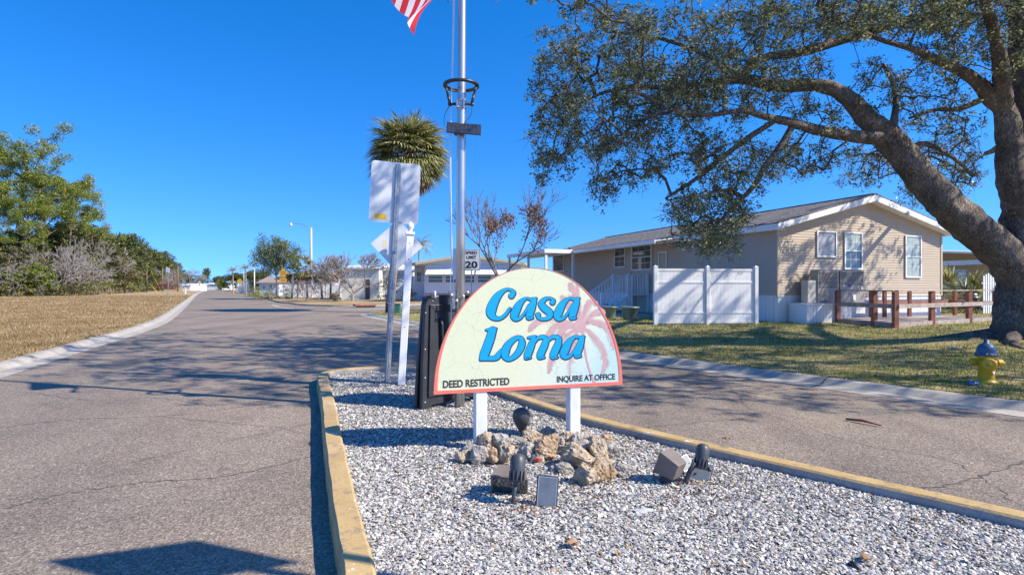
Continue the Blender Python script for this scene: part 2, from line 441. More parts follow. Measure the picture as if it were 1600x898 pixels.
M['skirt'] = simple('white_skirting', (.66, .67, .68), (.8, .8, .79), 1.2, .45)
M['vinyl'] = simple('white_vinyl', (.76, .77, .78), (.84, .84, .84), 1.5, .35)
M['shingle'] = shingle(); M['bark'] = bark()
M['glass'] = simple('window_glass', (.02, .03, .035), (.10, .13, .13), 3, .06, spec=.9)
M['blind'] = simple('window_blind', (.30, .36, .35), (.42, .5, .47), 5, .3)
M['blindlit'] = simple('window_screen', (.27, .28, .31), (.40, .41, .45), 9, .4)
M['galv'] = galv_holes(); M['alu'] = simple('sign_aluminium', (.62, .65, .68), (.75, .77, .79), 1.2, .42, .35, .05)
M['alu_dirty'] = simple('sign_back', (.60, .62, .62), (.76, .78, .79), 1.6, .5, .15)
M['steel'] = simple('flagpole_steel', (.50, .50, .50), (.60, .59, .58), 8, .3, .75, stretch=(1, 1, .1))
M['black'] = simple('black_plastic', (.018, .018, .02), (.035, .035, .038), 6, .42, 0, .15, 80)
M['blackmetal'] = simple('black_metal', (.02, .02, .022), (.04, .04, .042), 10, .4)
M['greyplast'] = simple('charcoal_plastic', (.045, .05, .056), (.075, .08, .088), 14, .45, 0, .1, 90)
M['bronze'] = simple('bronze_paint', (.15, .12, .105), (.22, .18, .155), 8, .5, 0, .15, 70)
M['solar'] = simple('solar_cells', (.025, .03, .04), (.05, .055, .07), 30, .15, spec=.8)
M['solargrey'] = simple('worn_solar_cells', (.13, .15, .17), (.22, .24, .26), 10, .35)
M['wpaint'] = simple('peeling_white_paint', (.62, .62, .62), (.85, .85, .84), 9, .55, 0, .4, 40, .004, stretch=(1, 1, .25))
M['yellow'] = simple('hydrant_yellow', (.60, .36, .015), (.72, .46, .03), 7, .4, 0, .2, 30)
M['blue'] = simple('hydrant_blue', (.03, .085, .17), (.05, .12, .22), 7, .45, 0, .2, 30)
M['red_wood'] = simple('weathered_redwood', (.20, .065, .038), (.36, .17, .115), 5, .8, 0, .4, 60, stretch=(1, 1, 1))
M['grey_wood'] = simple('weathered_deck', (.22, .17, .14), (.44, .38, .34), 4, .85, 0, .4, 50)
M['brownbark'] = simple('thin_bark', (.13, .11, .095), (.24, .21, .18), 7, .9)
M['palebark'] = simple('pale_bark', (.22, .195, .175), (.34, .305, .275), 7, .85)
M['palmbark'] = simple('palm_trunk', (.17, .12, .09), (.36, .27, .20), 14, .9, 0, .8, 18, .03)
M['darkbark'] = simple('pine_bark', (.10, .07, .055), (.19, .15, .12), 7, .9)
M['pole'] = simple('pole_wood', (.17, .12, .09), (.25, .18, .14), 5, .85)
M['hvac'] = simple('cabinet_paint', (.27, .235, .205), (.36, .32, .28), 3, .5)
M['hvacdark'] = simple('cabinet_shade', (.07, .06, .055), (.11, .10, .09), 5, .6)
M['awning'] = simple('awning_metal', (.68, .70, .72), (.80, .81, .82), 2, .4)
M['cream'] = simple('cream_fascia', (.62, .52, .26), (.70, .60, .34), 2, .5)
M['pot'] = simple('green_pot', (.10, .17, .17), (.17, .25, .24), 5, .35)
M['paintline'] = simple('faded_road_paint', (.36, .34, .32), (.6, .58, .55), 9, .8)

# ------------------------------------------------------------------ ground, road, lawns
g = MB(); g.add([(-2500, -400, -.06), (2500, -400, -.06), (2500, 4500, -.06), (-2500, 4500, -.06)], [(0, 1, 2, 3)])
tag(g.build('ground', M['drygrass'], origin=None), 'dry tan ground reaching the horizon', 'ground', kind='structure')

LK = cr([(1.5, -14), (-2.2, -6), (-5.1, 0.5), (-7.3, 6), (-8.92, 10.03), (-10.95, 15.2), (-13.7, 22.15), (-18.2, 31.3), (-34.8, 62.6), (-70, 129), (-139, 262)], 4)
RK = cr([(14.5, -6), (12, -1.8), (9.2, 2.8), (6.24, 7.02), (2.43, 12.5), (-3.45, 22), (-7.2, 29.2), (-8.3, 31.6), (-8.4, 33.4), (-7.2, 36), (-3.5, 41), (5, 51), (22, 72)], 5)
FK = cr([(-132, 262), (-66, 140), (-42, 96), (-23.5, 59), (-19.8, 53), (-17.2, 48.6), (-14.6, 46.4), (-12.5, 46.3), (-10.2, 47.4), (-7, 51), (2, 61.5), (18, 81)], 4)
tov = lambda L: [(float(p[0]), float(p[1])) for p in L]
LK, RK, FK = tov(LK), tov(RK), tov(FK)
road = LK + FK + [(60, 120), (60, 60), (22, 72)][2:] + RK[::-1]
vs, fs = cdt(LK + FK + RK[::-1], 6, lambda x, y: 0.0)
m = MB(); m.add(vs, fs)
tag(m.build('road', M['asphalt'], origin=None), 'pinkish grey chip seal asphalt road', 'road', kind='structure')
KZ = .11; M['joint'] = simple('kerb_joint', (.07, .065, .06), None, rough=.9)
prof = [(0, -.05), (0, .006), (.30, .022), (.44, KZ-.012), (.50, KZ), (.64, KZ), (.64, -.05)]
def gutter(L, name, side):
    pr = [(o*side, z) for o, z in prof]
    mm = sweep(L, pr); acc = 0; mm.cur = 1
    for (x0, y0), (x1, y1) in zip(L[:-1], L[1:]):
        d = math.hypot(x1-x0, y1-y0)
        if y0 > 75: break
        while acc < d:
            t = acc/d; ux, uy = (x1-x0)/d, (y1-y0)/d; cx, cy = x0+ux*acc, y0+uy*acc; px = [(cx+uy*o, cy-ux*o, z+.003) for o, z in pr[1:6]]
            mm.add([(x-ux*.011, y-uy*.011, z) for x, y, z in px]+[(x+ux*.011, y+uy*.011, z) for x, y, z in px], [(i, i+1, 6+i, 5+i) for i in range(4)]); acc += 3.0
        acc -= d
    tag(mm.build(name, [M['concrete'], M['joint']], origin=None), kind='structure')
gutter(LK, 'kerb_gutter', -1); gutter(RK, 'kerb_gutter', 1); gutter(FK, 'kerb_gutter', 1)
def smooth(t): t = np.clip(t, 0, 1); return t*t*(3-2*t)
RKn = RK[::2]
def lawn_z(x, y):
    d = dist_poly(RKn, np.asarray(x, float), np.asarray(y, float))
    und = .035*np.sin(np.asarray(x)*.9+1)*np.cos(np.asarray(y)*.7)*smooth(d/3)
    tr = .16*np.exp(-((np.asarray(x)-11.35)**2+(np.asarray(y)-12.95)**2)/3.0)
    return KZ+.004+.16*smooth(d/6)+und+tr
LO, RO, FO = offset_line(LK, -.62), offset_line(RK, .62), offset_line(FK, .62)
rl = RO + [(70, 90), (70, -6)]
ex = [(x, y) for x in np.arange(-9, 22, .7) for y in np.arange(2, 40, .7)]
vs, fs = cdt(rl, 1, lambda x, y: float(lawn_z(x, y)), ex)
m = MB(); m.smooth = True; m.add(vs, fs)
tag(m.build('lawn', M['lawn'], origin=None), 'patchy green and tan lawn in front of the beige house', 'lawn', kind='structure')
m = MB(); vs, fs = cdt(LO + [(-1500, 2800), (-1500, -14)], 1, lambda x, y: KZ+.004+.03*math.sin(x*.3)*math.sin(y*.27)*min(1, max(0, abs(x+9)/10)), [(x, y) for x in np.arange(-80, -3, 2.2) for y in np.arange(0, 80, 2.2)])
m.add(vs, fs); tag(m.build('grass_field', M['drygrass'], origin=None), 'flat field of dry tan grass left of the road', 'field', kind='structure')
m = MB(); vs, fs = cdt(FO + [(300, 300), (300, 900), (-420, 900)], 30, lambda x, y: KZ+.004, [])
m.add(vs, fs); tag(m.build('grass_verge', M['drygrass'], origin=None), 'dry grass verge beyond the side street', 'verge', kind='structure')

# road paint: short faded bars
def bar(p1, p2, wd, name='road_marking'):
    a, b = Vector(p1), Vector(p2); d = (b-a).normalized(); nn = Vector((-d.y, d.x))*wd/2
    q = MB(); q.add([(*(a-nn), .005), (*(b-nn), .005), (*(b+nn), .005), (*(a+nn), .005)], [(0, 1, 2, 3)])
    tag(q.build(name, M['paintline'], origin=None), kind='structure')
bar(gp(511, 483.5), gp(606, 482.5), .55); bar(gp(279, 502.5), gp(304, 501.8), .2)
bar(gp(425, 476.5), gp(438, 479.3), .25); bar(gp(440, 480), gp(460, 482.5), .2); bar(gp(470, 486), gp(490, 487), .16)

def crack(pts, wd):
    P = cr([gp(*p) for p in pts], 14); vs = []; random.seed(int(pts[0][0]))
    for i, p in enumerate(P):
        d = P[min(i+1, len(P)-1)]-P[max(i-1, 0)]; d = d/np.hypot(*d); j = random.gauss(0, .018); w_ = wd*random.uniform(.25, 1)
        for s in (-1, 1): vs.append((p[0]-d[1]*(j+s*w_/2), p[1]+d[0]*(j+s*w_/2), .004))
    q = MB(); q.add(vs, [(2*i, 2*i+1, 2*i+3, 2*i+2) for i in range(len(P)-1)]); tag(q.build('road_crack', M['crack'], origin=None), kind='structure')
M['crack'] = simple('crack_filler', (.07, .062, .055), (.13, .115, .10), 14, rough=.9)
for pts, wd in (([(1395, 776), (1460, 762), (1520, 748), (1600, 722), (1700, 700)], .022), ([(0, 668), (120, 655), (260, 650), (400, 632), (478, 622)], .016), ([(0, 795), (110, 770), (250, 752), (360, 742), (490, 712)], .014),
                ([(30, 612), (150, 625), (250, 622), (330, 634)], .012), ([(1000, 668), (1090, 660), (1180, 652)], .014), ([(150, 545), (300, 548), (420, 560), (500, 566)], .02), ([(1180, 640), (1330, 690), (1480, 720), (1600, 790)], .010), ([(330, 500), (420, 497), (560, 505)], .03)): crack(pts, wd)
# ------------------------------------------------------------------ traffic island
GZ = .07
IL = [(.95, -2.6), (.12, 0), (-.42, 1.6), (-.86, 2.89), (-.975, 3.21), (-1.215, 3.85), (-1.61, 4.96), (-1.96, 5.95), (-2.30, 6.94), (-2.72, 8.1), (-3.12, 9.2), (-3.22, 9.75), (-3.02, 10.2), (-2.5, 10.45), (-1.9, 10.46), (-1.4, 10.2),
      (-.95, 9.6), (0, 7.98), (.78, 6.66), (1.78, 5.43), (2.36, 4.78), (3.2, 3.86), (4.6, 2.3), (6.6, .1), (9, -2.6)]
IL = tov(cr(IL, 5)); IL = [(x+.003*math.sin(i*1.7), y+.003*math.cos(i*2.3)) for i, (x, y) in enumerate(IL)]
IK = .152
kp = [(0, -.05), (0, .03), (.008, IK-.02), (.025, IK), (.155, IK), (.172, IK-.015), (.178, IK-.035), (.18, -.03)]
tag(sweep(IL, kp, True, [0, 0, 0, 0, 0, 1, 1]).build('island_kerb', [M['kerb'], M['kerbgrey']], origin=None), 'raised ochre painted concrete kerb round the shell bed', 'kerb', kind='structure')
II = offset_line(IL, .17)
def gz(x, y): return GZ+.012*noise.noise(Vector((x*1.3, y*1.3, 0)))+.006*noise.noise(Vector((x*6, y*6, 3)))
vs, fs = cdt(II, .25, gz)
m = MB(); m.smooth = True; m.add(vs, fs)
tag(m.build('shell_bed', M['shellbed'], origin=None), 'bed of crushed white shell inside the kerb', 'shell bed', kind='structure')
# shell chips
IP = np.array(II); N = 480000
d = np.exp(RNG.uniform(math.log(2.55), math.log(10.6), N)); xx = RNG.uniform(-.95, .95, N)*d
ok = inside_many(IP, xx, d); X, Y = xx[ok], d[ok]
keep = RNG.uniform(0, 1, len(X)) < np.clip(1.25*(Y/3.2)**0.1, 0, 1); X, Y = X[keep], Y[keep]
X, Y = X[:175000], Y[:175000]; n = len(X)
Z = np.array([gz(a, b) for a, b in zip(X, Y)])
S = RNG.gamma(4.2, .0018, n)*(1+.085*np.clip(Y-3, 0, 7)) + .003; S = np.clip(S, .004, .024)
ang = RNG.uniform(0, 2*np.pi, n); asp = RNG.uniform(.45, .9, n)
nr = np.stack([RNG.normal(0, .5, n), RNG.normal(0, .5, n), np.ones(n)], 1); nr /= np.linalg.norm(nr, axis=1)[:, None]
a = np.stack([np.cos(ang), np.sin(ang), np.zeros(n)], 1); a -= nr*(a*nr).sum(1)[:, None]; a /= np.linalg.norm(a, axis=1)[:, None]
b = np.cross(nr, a); C = np.stack([X, Y, Z+S*.22+RNG.uniform(0, .012, n)], 1)
k = 5; rim = []
for j in range(k):
    th = 2*np.pi*j/k+RNG.uniform(-.3, .3, n); rr = S*RNG.uniform(.75, 1.1, n)
    rim.append(C+a*(np.cos(th)*rr)[:, None]+b*(np.sin(th)*rr*asp)[:, None])
V = np.stack(rim+[C+nr*(S*.34)[:, None]], 1).reshape(-1, 3)
base = (np.arange(n)*6)[:, None, None]
Fc = (np.array([[j, (j+1) % k, 5] for j in range(k)])[None]+base).reshape(-1, 3)
tag(fast('crushed_shell', V, Fc, M['shell']), 'loose chips of white and grey crushed shell', 'shell gravel', kind='stuff')

# ------------------------------------------------------------------ grass blades
def blades(X, Y, Z, h, wd, mat, name, label, cat):
    n = len(X); C = np.stack([X, Y, Z], 1); ang = RNG.uniform(0, 2*np.pi, n)
    a = np.stack([np.cos(ang), np.sin(ang), np.zeros(n)], 1)
    lean = np.stack([RNG.normal(0, .6, n), RNG.normal(0, .6, n), np.ones(n)], 1); lean /= np.linalg.norm(lean, axis=1)[:, None]
    H = (h*RNG.uniform(.5, 1.3, n))[:, None]; W = (wd*RNG.uniform(.6, 1.3, n))[:, None]
    V = np.stack([C-a*W*.5, C+a*W*.5, C+lean*H], 1).reshape(-1, 3)
    tag(fast(name, V, np.arange(3*n).reshape(-1, 3), mat), label, cat, kind='stuff')
M['blade'] = leafmat('lawn_blades', [(0, (.10, .14, .025)), (.25, (.22, .25, .05)), (.5, (.42, .37, .12)), (.8, (.62, .50, .22)), (1, (.74, .62, .34))], .35, (.5, (.42, .60, .36)))
M['dryblade'] = leafmat('dry_blades', [(0, (.24, .175, .08)), (.4, (.42, .30, .15)), (.8, (.55, .40, .22)), (1, (.66, .52, .32))], .3, (.45, (.66, .62, .52)))
N = 420000
d = np.exp(RNG.uniform(math.log(5), math.log(36), N)); xx = RNG.uniform(-.95, .95, N)*d
ok = inside_many(np.array(offset_line(RK, .54) + [(70, 90), (70, -6)]), xx, d); X, Y = xx[ok], d[ok]
nn_ = np.array([noise.noise(Vector((x*1.1, y*1.1, 5)))+.6*noise.noise(Vector((x*3.1, y*3.1, 9))) for x, y in zip(X, Y)])
ok = (nn_ > RNG.uniform(-.9, .25, len(X))) & (np.hypot(X-11.3, Y-12.9) > RNG.uniform(.6, 2.0, len(X))); X, Y = X[ok], Y[ok]
Z = lawn_z(X, Y); blades(X, Y, Z-.005, .035+.0022*np.clip(Y, 0, 20), .006+.0007*Y, M['blade'], 'lawn_grass', 'short patchy green and straw coloured lawn grass', 'grass')
N = 420000
d = np.exp(RNG.uniform(math.log(9), math.log(90), N)); xx = RNG.uniform(-.93, -.3, N)*d
ok = inside_many(np.array(LO + [(-1500, 2800), (-1500, -14)]), xx, d); X, Y = xx[ok], d[ok]
X, Y = X[:150000], Y[:150000]
blades(X, Y, np.full(len(X), KZ), .04+.0018*np.clip(Y, 0, 60), .008+.0011*Y, M['dryblade'], 'field_grass', 'dry tan stubble grass of the field', 'grass')
# ------------------------------------------------------------------ the entrance sign
RX = Matrix(((1, 0, 0, 0), (0, 0, -1, 0), (0, 1, 0, 0), (0, 0, 0, 1)))   # drawing plane xy -> upright xz, +z toward the viewer side
SA = math.atan2(.28, .96); SU = (math.cos(SA), math.sin(SA)); S0 = (-.71, 5.24)
def sgp(px, py):
    q = (px-800)/F; s = (q*S0[1]-S0[0])/(SU[0]-q*SU[1]); d = S0[1]+s*SU[1]
    return s, CH+(HZ-py)/F*d-GZ
sign = thing('entrance_sign', 'half-round cream sign with salmon border reading Casa Loma on two white posts', 'sign', (S0[0], S0[1], GZ), SA)
SC, SW, SB, SH = .944, .944, .548, 1.16
def half(a, h, dz=0, n=56): return [(SC+a*math.cos(math.pi*i/n), SB+dz+h*math.sin(math.pi*i/n)) for i in range(n+1)]
def sign_panel():
    t = NT('sign_face'); v = t.obj(); s = t.new('ShaderNodeSeparateXYZ'); t.ln(v, s.inputs[0])
    g = t.math('ADD', t.math('MULTIPLY', s.outputs[0], .42), t.math('MULTIPLY', s.outputs[2], -.42))
    g = t.math('ADD', g, .30)
    c = t.ramp(t.math('ADD', g, t.math('MULTIPLY', t.noise(v, 2.5, 3), .25)), [(.15, (.66, .69, .47)), (.45, (.69, .70, .50)), (.62, (.64, .70, .56)), (.82, (.46, .64, .65))]).outputs[0]
    c = t.mix(1.0, c, t.ramp(t.noise(v, 45, 5, .7), [(.3, (.93,)*3), (.65, (1.03,)*3)]).outputs[0], 'MULTIPLY')
    vv = t.mix(.12, v, t.noise(v, 4, 4, .6, 'Color'), 'ADD')
    vo = t.new('ShaderNodeTexVoronoi'); vo.feature = 'DISTANCE_TO_EDGE'; vo.inputs['Scale'].default_value = 3.6; t.ln(vv, vo.inputs['Vector'])
    c = t.mix(t.ramp(vo.outputs['Distance'], [(0, (.5,)*3), (.005, (.4,)*3), (.009, (0,)*3)]).outputs[0], c, (.42, .47, .44))
    dots = t.ramp(t.noise(v, 70, 2), [(.735, (0,)*3), (.76, (.7,)*3)]).outputs[0]
    c = t.mix(dots, c, (.35, .36, .33))
    t.prin(c, .38, spec=.35); return t.m
M['face'] = sign_panel(); M['salmon'] = simple('salmon_border', (.72, .155, .11), (.80, .21, .15), 6, .45)
M['sblue'] = simple('sign_blue', (.0, .31, .66), (.0, .36, .73), 5, .4); M['snavy'] = simple('sign_outline', (.01, .05, .09), None, rough=.45)
M['sbrown'] = simple('sign_lettering', (.045, .045, .04), None, rough=.45)
M['spalm'] = simple('sign_palm_print', (.52, .31, .31), (.58, .38, .36), 9, .45)
m = MB(); m.prism(half(SW, SH), -.018, 0, RX); m.build('panel', M['face'], sign, True)
m = MB(); o_, i_ = half(SW+.002, SH+.002, -.002), half(SW-.032, SH-.032, .030)
for k in range(len(o_)-1):
    q = [o_[k], o_[k+1], i_[k+1], i_[k]]; m.add([(x, y, z) for z in (-.020, .004) for x, y in q], [(4, 5, 6, 7), (0, 1, 5, 4), (2, 3, 7, 6), (3, 2, 1, 0)], RX)
q = [o_[-1], o_[0], i_[0], i_[-1]]; m.add([(x, y, z) for z in (-.020, .004) for x, y in q], [(4, 5, 6, 7), (0, 1, 5, 4), (2, 3, 7, 6), (3, 2, 1, 0)], RX)
m.build('border', M['salmon'], sign, True)
# -- painted strokes
LAY = [0]
def stroke(mb, pts, conv, grow=0, z=.0012, n=7, closed=False, shift=(0, 0)):
    P = cr(pts, n, closed)
    if closed: P.append(P[0])
    LAY[0] += 1; z = z+(LAY[0] % 40)*.000012
    Q = [np.array([p[0]+shift[0], p[1]+shift[1]]) for p in P]; L, Rr = [], []
    for i, q in enumerate(Q):
        d = Q[min(i+1, len(Q)-1)]-Q[max(i-1, 0)]
        if closed and i in (0, len(Q)-1): d = Q[1]-Q[-2]
        l = np.hypot(*d); d = d/(l+1e-9); nn = np.array([-d[1], d[0]]); wd = max(P[i][2]/2, .3)+grow
        L.append(q+nn*wd); Rr.append(q-nn*wd)
    vs = [(*conv(*p), z) for p in L]+[(*conv(*p), z) for p in Rr]; k = len(L)
    mb.add(vs, [(i, i+1, k+i+1, k+i)[::-1] for i in range(k-1)], RX)
    if not closed:
        for e, (q, p) in enumerate(((Q[0], P[0]), (Q[-1], P[-1]))):
            LAY[0] += 1; zz = z+.000006+e*.000003; rr = max(p[2]/2, .3)+grow
            mb.add([(*conv(q[0]+rr*math.cos(a), q[1]+rr*math.sin(a)), zz) for a in [2*math.pi*j/14 for j in range(14)]], [tuple(range(14))[::-1]], RX)
cA = lambda X, Y: sgp(735+X/5.985, 430+Y/5.985)
abowl = [(572, 232, 22), (540, 214, 14), (500, 224, 30), (458, 265, 54), (428, 322, 70), (408, 378, 66), (425, 408, 36), (468, 394, 24), (515, 335, 18), (548, 275, 16)]
astem = [(606, 216, 22), (590, 250, 48), (568, 320, 60), (548, 378, 58), (545, 398, 34), (580, 397, 16)]
aser = [(546, 222, 14), (575, 216, 14), (614, 214, 12)]
sh = lambda L, dx, dy: [(x+dx, y+dy, w_) for x, y, w_ in L]
letters = [[(382, 190, 48), (402, 160, 34), (372, 133, 18), (318, 138, 28), (252, 195, 62), (204, 285, 82), (192, 350, 82), (218, 392, 50), (270, 402, 30), (325, 368, 26), (366, 308, 18)],
  abowl, astem, aser,
  [(766, 252, 42), (776, 232, 24), (740, 212, 18), (695, 222, 34), (662, 262, 52), (690, 305, 60), (738, 345, 58), (738, 385, 44), (690, 410, 22), (642, 400, 24), (630, 368, 42)],
  sh(abowl, 404, 0), sh(astem, 402, 0), sh(aser, 402, 0),
  [(146, 508, 14), (185, 505, 24), (238, 496, 16)], [(206, 512, 66), (186, 580, 74), (158, 660, 76), (132, 730, 74), (125, 768, 50)],
  [(92, 788, 12), (150, 776, 34), (220, 772, 42), (252, 755, 50), (268, 722, 32), (288, 688, 8)], [(92, 780, 16), (110, 740, 40), (124, 700, 44)],
  sh(aser, 448, 358), sh(abowl, 463, 356), sh(astem, 448, 356),
  [(540, 580, 16), (575, 574, 20), (606, 568, 14)], [(592, 578, 32), (572, 640, 56), (548, 705, 62), (528, 755, 58), (520, 772, 26), (560, 768, 14)],
  [(580, 650, 18), (622, 592, 26), (668, 574, 34), (702, 592, 44), (696, 640, 58), (668, 705, 62), (650, 750, 58), (648, 770, 26), (688, 766, 14)],
  [(700, 645, 18), (740, 592, 26), (786, 572, 34), (824, 592, 44), (818, 640, 58), (790, 705, 62), (772, 750, 58), (770, 770, 26), (812, 764, 14)]]
oring = [(462, 582, 32), (412, 592, 40), (354, 645, 58), (326, 705, 70), (326, 755, 60), (362, 782, 36), (420, 748, 48), (464, 690, 56), (482, 625, 54)]
m = MB(); m2 = MB()
for L in letters:
    stroke(m2, L, cA, 9, .0016, shift=(3, 4)); stroke(m, L, cA, 0, .0026)
stroke(m2, oring, cA, 9, .0016, closed=True, shift=(2.5, 3)); stroke(m, oring, cA, 0, .0026, closed=True)
# palm print
cB = lambda X, Y: sgp(820+X/4.4875, 420+Y/4.4875)
mp_ = MB()
fr = [[(390, 400), (385, 300), (378, 220), (372, 120)], [(390, 400), (420, 300), (450, 230), (505, 235)], [(400, 390), (450, 365), (520, 370), (580, 405), (618, 500), (622, 560)],
      [(400, 410), (460, 440), (520, 510), (562, 590), (560, 660), (535, 735)], [(375, 420), (335, 510), (318, 600), (318, 740)], [(375, 400), (300, 388), (225, 395), (170, 440), (140, 520)],
      [(370, 395), (250, 355), (130, 350), (60, 385), (25, 430)], [(380, 390), (330, 290), (300, 230), (262, 190)], [(375, 415), (280, 470), (205, 560), (175, 650), (163, 725)], [(392, 400), (350, 250), (345, 160), (330, 100)], [(400, 400), (470, 320), (530, 290), (560, 310)], [(375, 400), (300, 400), (240, 450), (215, 520)]]
for f in fr:
    P = [np.array(p[:2]) for p in cr([(x, y) for x, y in f], 9)]; k = len(P)
    stroke(mp_, [(p[0], p[1], 15*(1-i/k)+2) for i, p in enumerate(P)], cB, 0, .0004, n=1)
    for i in range(2, k):
        d = P[min(i+1, k-1)]-P[i-1]; d = d/np.hypot(*d); nn = np.array([-d[1], d[0]]); down = 1 if nn[1] > 0 else -1
        for sd, ln in ((down, 46), (-down, 22)):
            ln = ln*math.sin(math.pi*min(1, (i+4)/(k+5)))**.6*random.uniform(.75, 1.15)
            tip = P[i]+nn*sd*ln+d*ln*.75
            if sgp(820+tip[0]/4.4875, 420+tip[1]/4.4875)[0] > 1.84: continue
            LAY[0] += 1; z = .0007+(LAY[0] % 40)*.000012
            mp_.add([(*cB(*(P[i]-d*6)), z), (*cB(*(P[i]+d*7)), z), (*cB(*tip), z)], [(0, 1, 2)], RX)
stroke(mp_, [(402, 420, 34), (412, 500, 15), (430, 620, 13), (460, 730, 14), (492, 800, 17)], cB, 0, .0013)
mp_.add([(*cB(385+44*math.cos(a), 400+44*math.sin(a)), .00135) for a in [j*.4488 for j in range(14)]], [tuple(range(14))], RX)
mp_.build('palm_print', M['spalm'], sign, True)
m2.build('lettering_outline', M['snavy'], sign, True); m.build('lettering', M['sblue'], sign, True)
for s, a, b in (('DEED RESTRICTED', (692, 606.5), (796, 592)), ('INQUIRE AT OFFICE', (870, 599), (961, 585.5))):
    p, q = sgp(*a), sgp(*b); m = MB(); text_fit(m, s, q[0]-p[0], .070, Matrix.Translation((p[0], -.002, p[1]+.002)) @ RX, .032); m.build('small_lettering', M['sbrown'], sign, True)
for px in (752.5, 899):
    s = sgp(px, 690)[0]; m = MB(); m.bbox((s-.055, .004, -.04), (s+.055, .114, SB+.55), .006); m.build('post', M['wpaint'], sign, True)

# ------------------------------------------------------------------ rocks (pixel rows of the pile -> places on the shell bed)
def rock(mb_seed, w_, h_, dp):
    rs = random.Random(mb_seed); m = MB()
    import bmesh
    bm = bmesh.new(); bmesh.ops.create_icosphere(bm, subdivisions=4, radius=1)
    off = Vector((rs.uniform(-9, 9),)*3)+Vector((mb_seed, 0, 0))
    cuts = [(Vector((rs.gauss(0, 1), rs.gauss(0, 1), rs.gauss(0, 1))).normalized(), rs.uniform(.55, .85)) for _ in range(9)]
    for v in bm.verts:
        p = v.co.copy()
        for n_, c in cuts:
            e = p.dot(n_)-c
            if e > 0: p -= n_*e*.9
        p *= 1+.22*noise.noise(p*1.8+off)+.15*noise.noise(p*4.5+off)+.08*noise.noise(p*9+off)
        v.co = (p.x*w_*.58, p.y*dp*.55, p.z*h_*.58)
    V = [tuple(v.co) for v in bm.verts]; Fs = [tuple(q.index for q in f.verts) for f in bm.faces]; bm.free()
    zmin = min(v[2] for v in V); m.smooth = False; m.add([(a, b, c-zmin) for a, b, c in V], Fs); return m
def rockmat(name, a, b, c):
    t = NT(name); v = t.obj(); n = t.noise(v, 16, 6, .75); n2 = t.noise(v, 55, 5, .7)
    vo = t.new('ShaderNodeTexVoronoi'); vo.inputs['Scale'].default_value = 42; t.ln(v, vo.inputs['Vector'])
    col = t.ramp(n, [(.3, a), (.5, b), (.7, c)]).outputs[0]
    pit = t.ramp(vo.outputs['Distance'], [(.1, (.42, .36, .30)), (.32, (1, 1, 1))]).outputs[0]
    pit = t.mix(t.ramp(t.noise(v, 9, 2), [(.42, (0,)*3), (.55, (1,)*3)]).outputs[0], (1, 1, 1), pit)
    col = t.mix(1.0, col, pit, 'MULTIPLY')
    t.prin(col, .9, normal=t.bump(t.math('ADD', n2, t.math('MULTIPLY', vo.outputs['Distance'], .9)), .9, .012), spec=.2); return t.m
M['rock_tan'] = rockmat('tan_limestone', (.20, .14, .085), (.42, .33, .23), (.60, .52, .41))
M['rock_grey'] = rockmat('grey_limestone', (.17, .145, .125), (.38, .345, .30), (.56, .52, .47))
M['rock_rust'] = rockmat('rusty_limestone', (.22, .115, .05), (.42, .29, .17), (.56, .47, .37))
# X, Y, w, h in the close-up of the pile; material; label
RK_ = [(88, 432, 88, 62, 't', 'flat tan rock at the far left end of the pile'), (178, 428, 82, 88, 'g', 'pitted grey rock second from the left end of the pile'),
 (250, 424, 74, 88, 'r', 'round brown-stained rock in the front row left of the spotlight'), (330, 420, 80, 100, 't', 'upright cream rock just left of the near spotlight head'),
 (212, 350, 70, 84, 't', 'rock leaning against the foot of the left white post'), (298, 345, 96, 92, 'g', 'large grey rock right of the left white post'),
 (135, 375, 70, 50, 'g', 'small half-buried rock behind the left end of the pile'), (392, 345, 80, 60, 'g', 'rock directly under the dark teardrop light'),
 (450, 400, 96, 76, 'g', 'wide grey rock just right of the near spotlight head'), (480, 318, 84, 66, 't', 'tan rock right of the teardrop light in the back row'),
 (560, 385, 110, 120, 'r', 'large rust-stained rock in the middle of the pile'), (566, 290, 70, 50, 'g', 'small dark-topped rock at the back midway between the posts'),
 (622, 350, 76, 72, 'g', 'grey rock behind the large white boulder'), (668, 318, 70, 60, 't', 'tan rock tucked behind the foot of the right white post'),
 (748, 335, 86, 66, 'g', 'angular rock standing in front of the right white post'), (800, 320, 60, 60, 't', 'small rock just right of the right white post'),
 (835, 345, 74, 60, 'g', 'grey rock left of the orange-topped rock'), (895, 340, 76, 66, 'r', 'orange-topped rock at the back right of the pile'),
 (700, 385, 80, 60, 't', 'rock between the white boulder and the right post'), (785, 400, 84, 84, 'g', 'cracked grey rock below the right white post'),
 (862, 412, 92, 110, 't', 'tall pitted rock in the right half of the pile'), (925, 400, 76, 90, 'g', 'pale rock at the right shoulder of the pile'),
 (722, 440, 168, 110, 't', 'largest cream boulder lying slanted at the front of the pile'), (610, 482, 54, 44, 'g', 'small pale stone in the front row left of the boulder'),
 (665, 490, 86, 48, 'g', 'flat stone in front of the large cream boulder'), (845, 470, 110, 50, 'g', 'low flat rock between boulder and right edge'),
 (788, 540, 112, 106, 't', 'front-most knobbly rock of the pile'), (858, 530, 90, 100, 'r', 'rusty-edged rock beside the front-most one'),
 (918, 518, 62, 70, 'r', 'small brown rock near the lower right of the pile'), (968, 492, 90, 50, 'g', 'pale wedge stone at the right tip of the pile'),
 (510, 430, 60, 44, 'g', 'little grey stone next to the red scrap'), (1010, 510, 90, 60, 'g', 'flat grey slab lying off the right tip of the pile'), (905, 450, 60, 40, 't', 'small tan stone wedged below the pale right rock')]
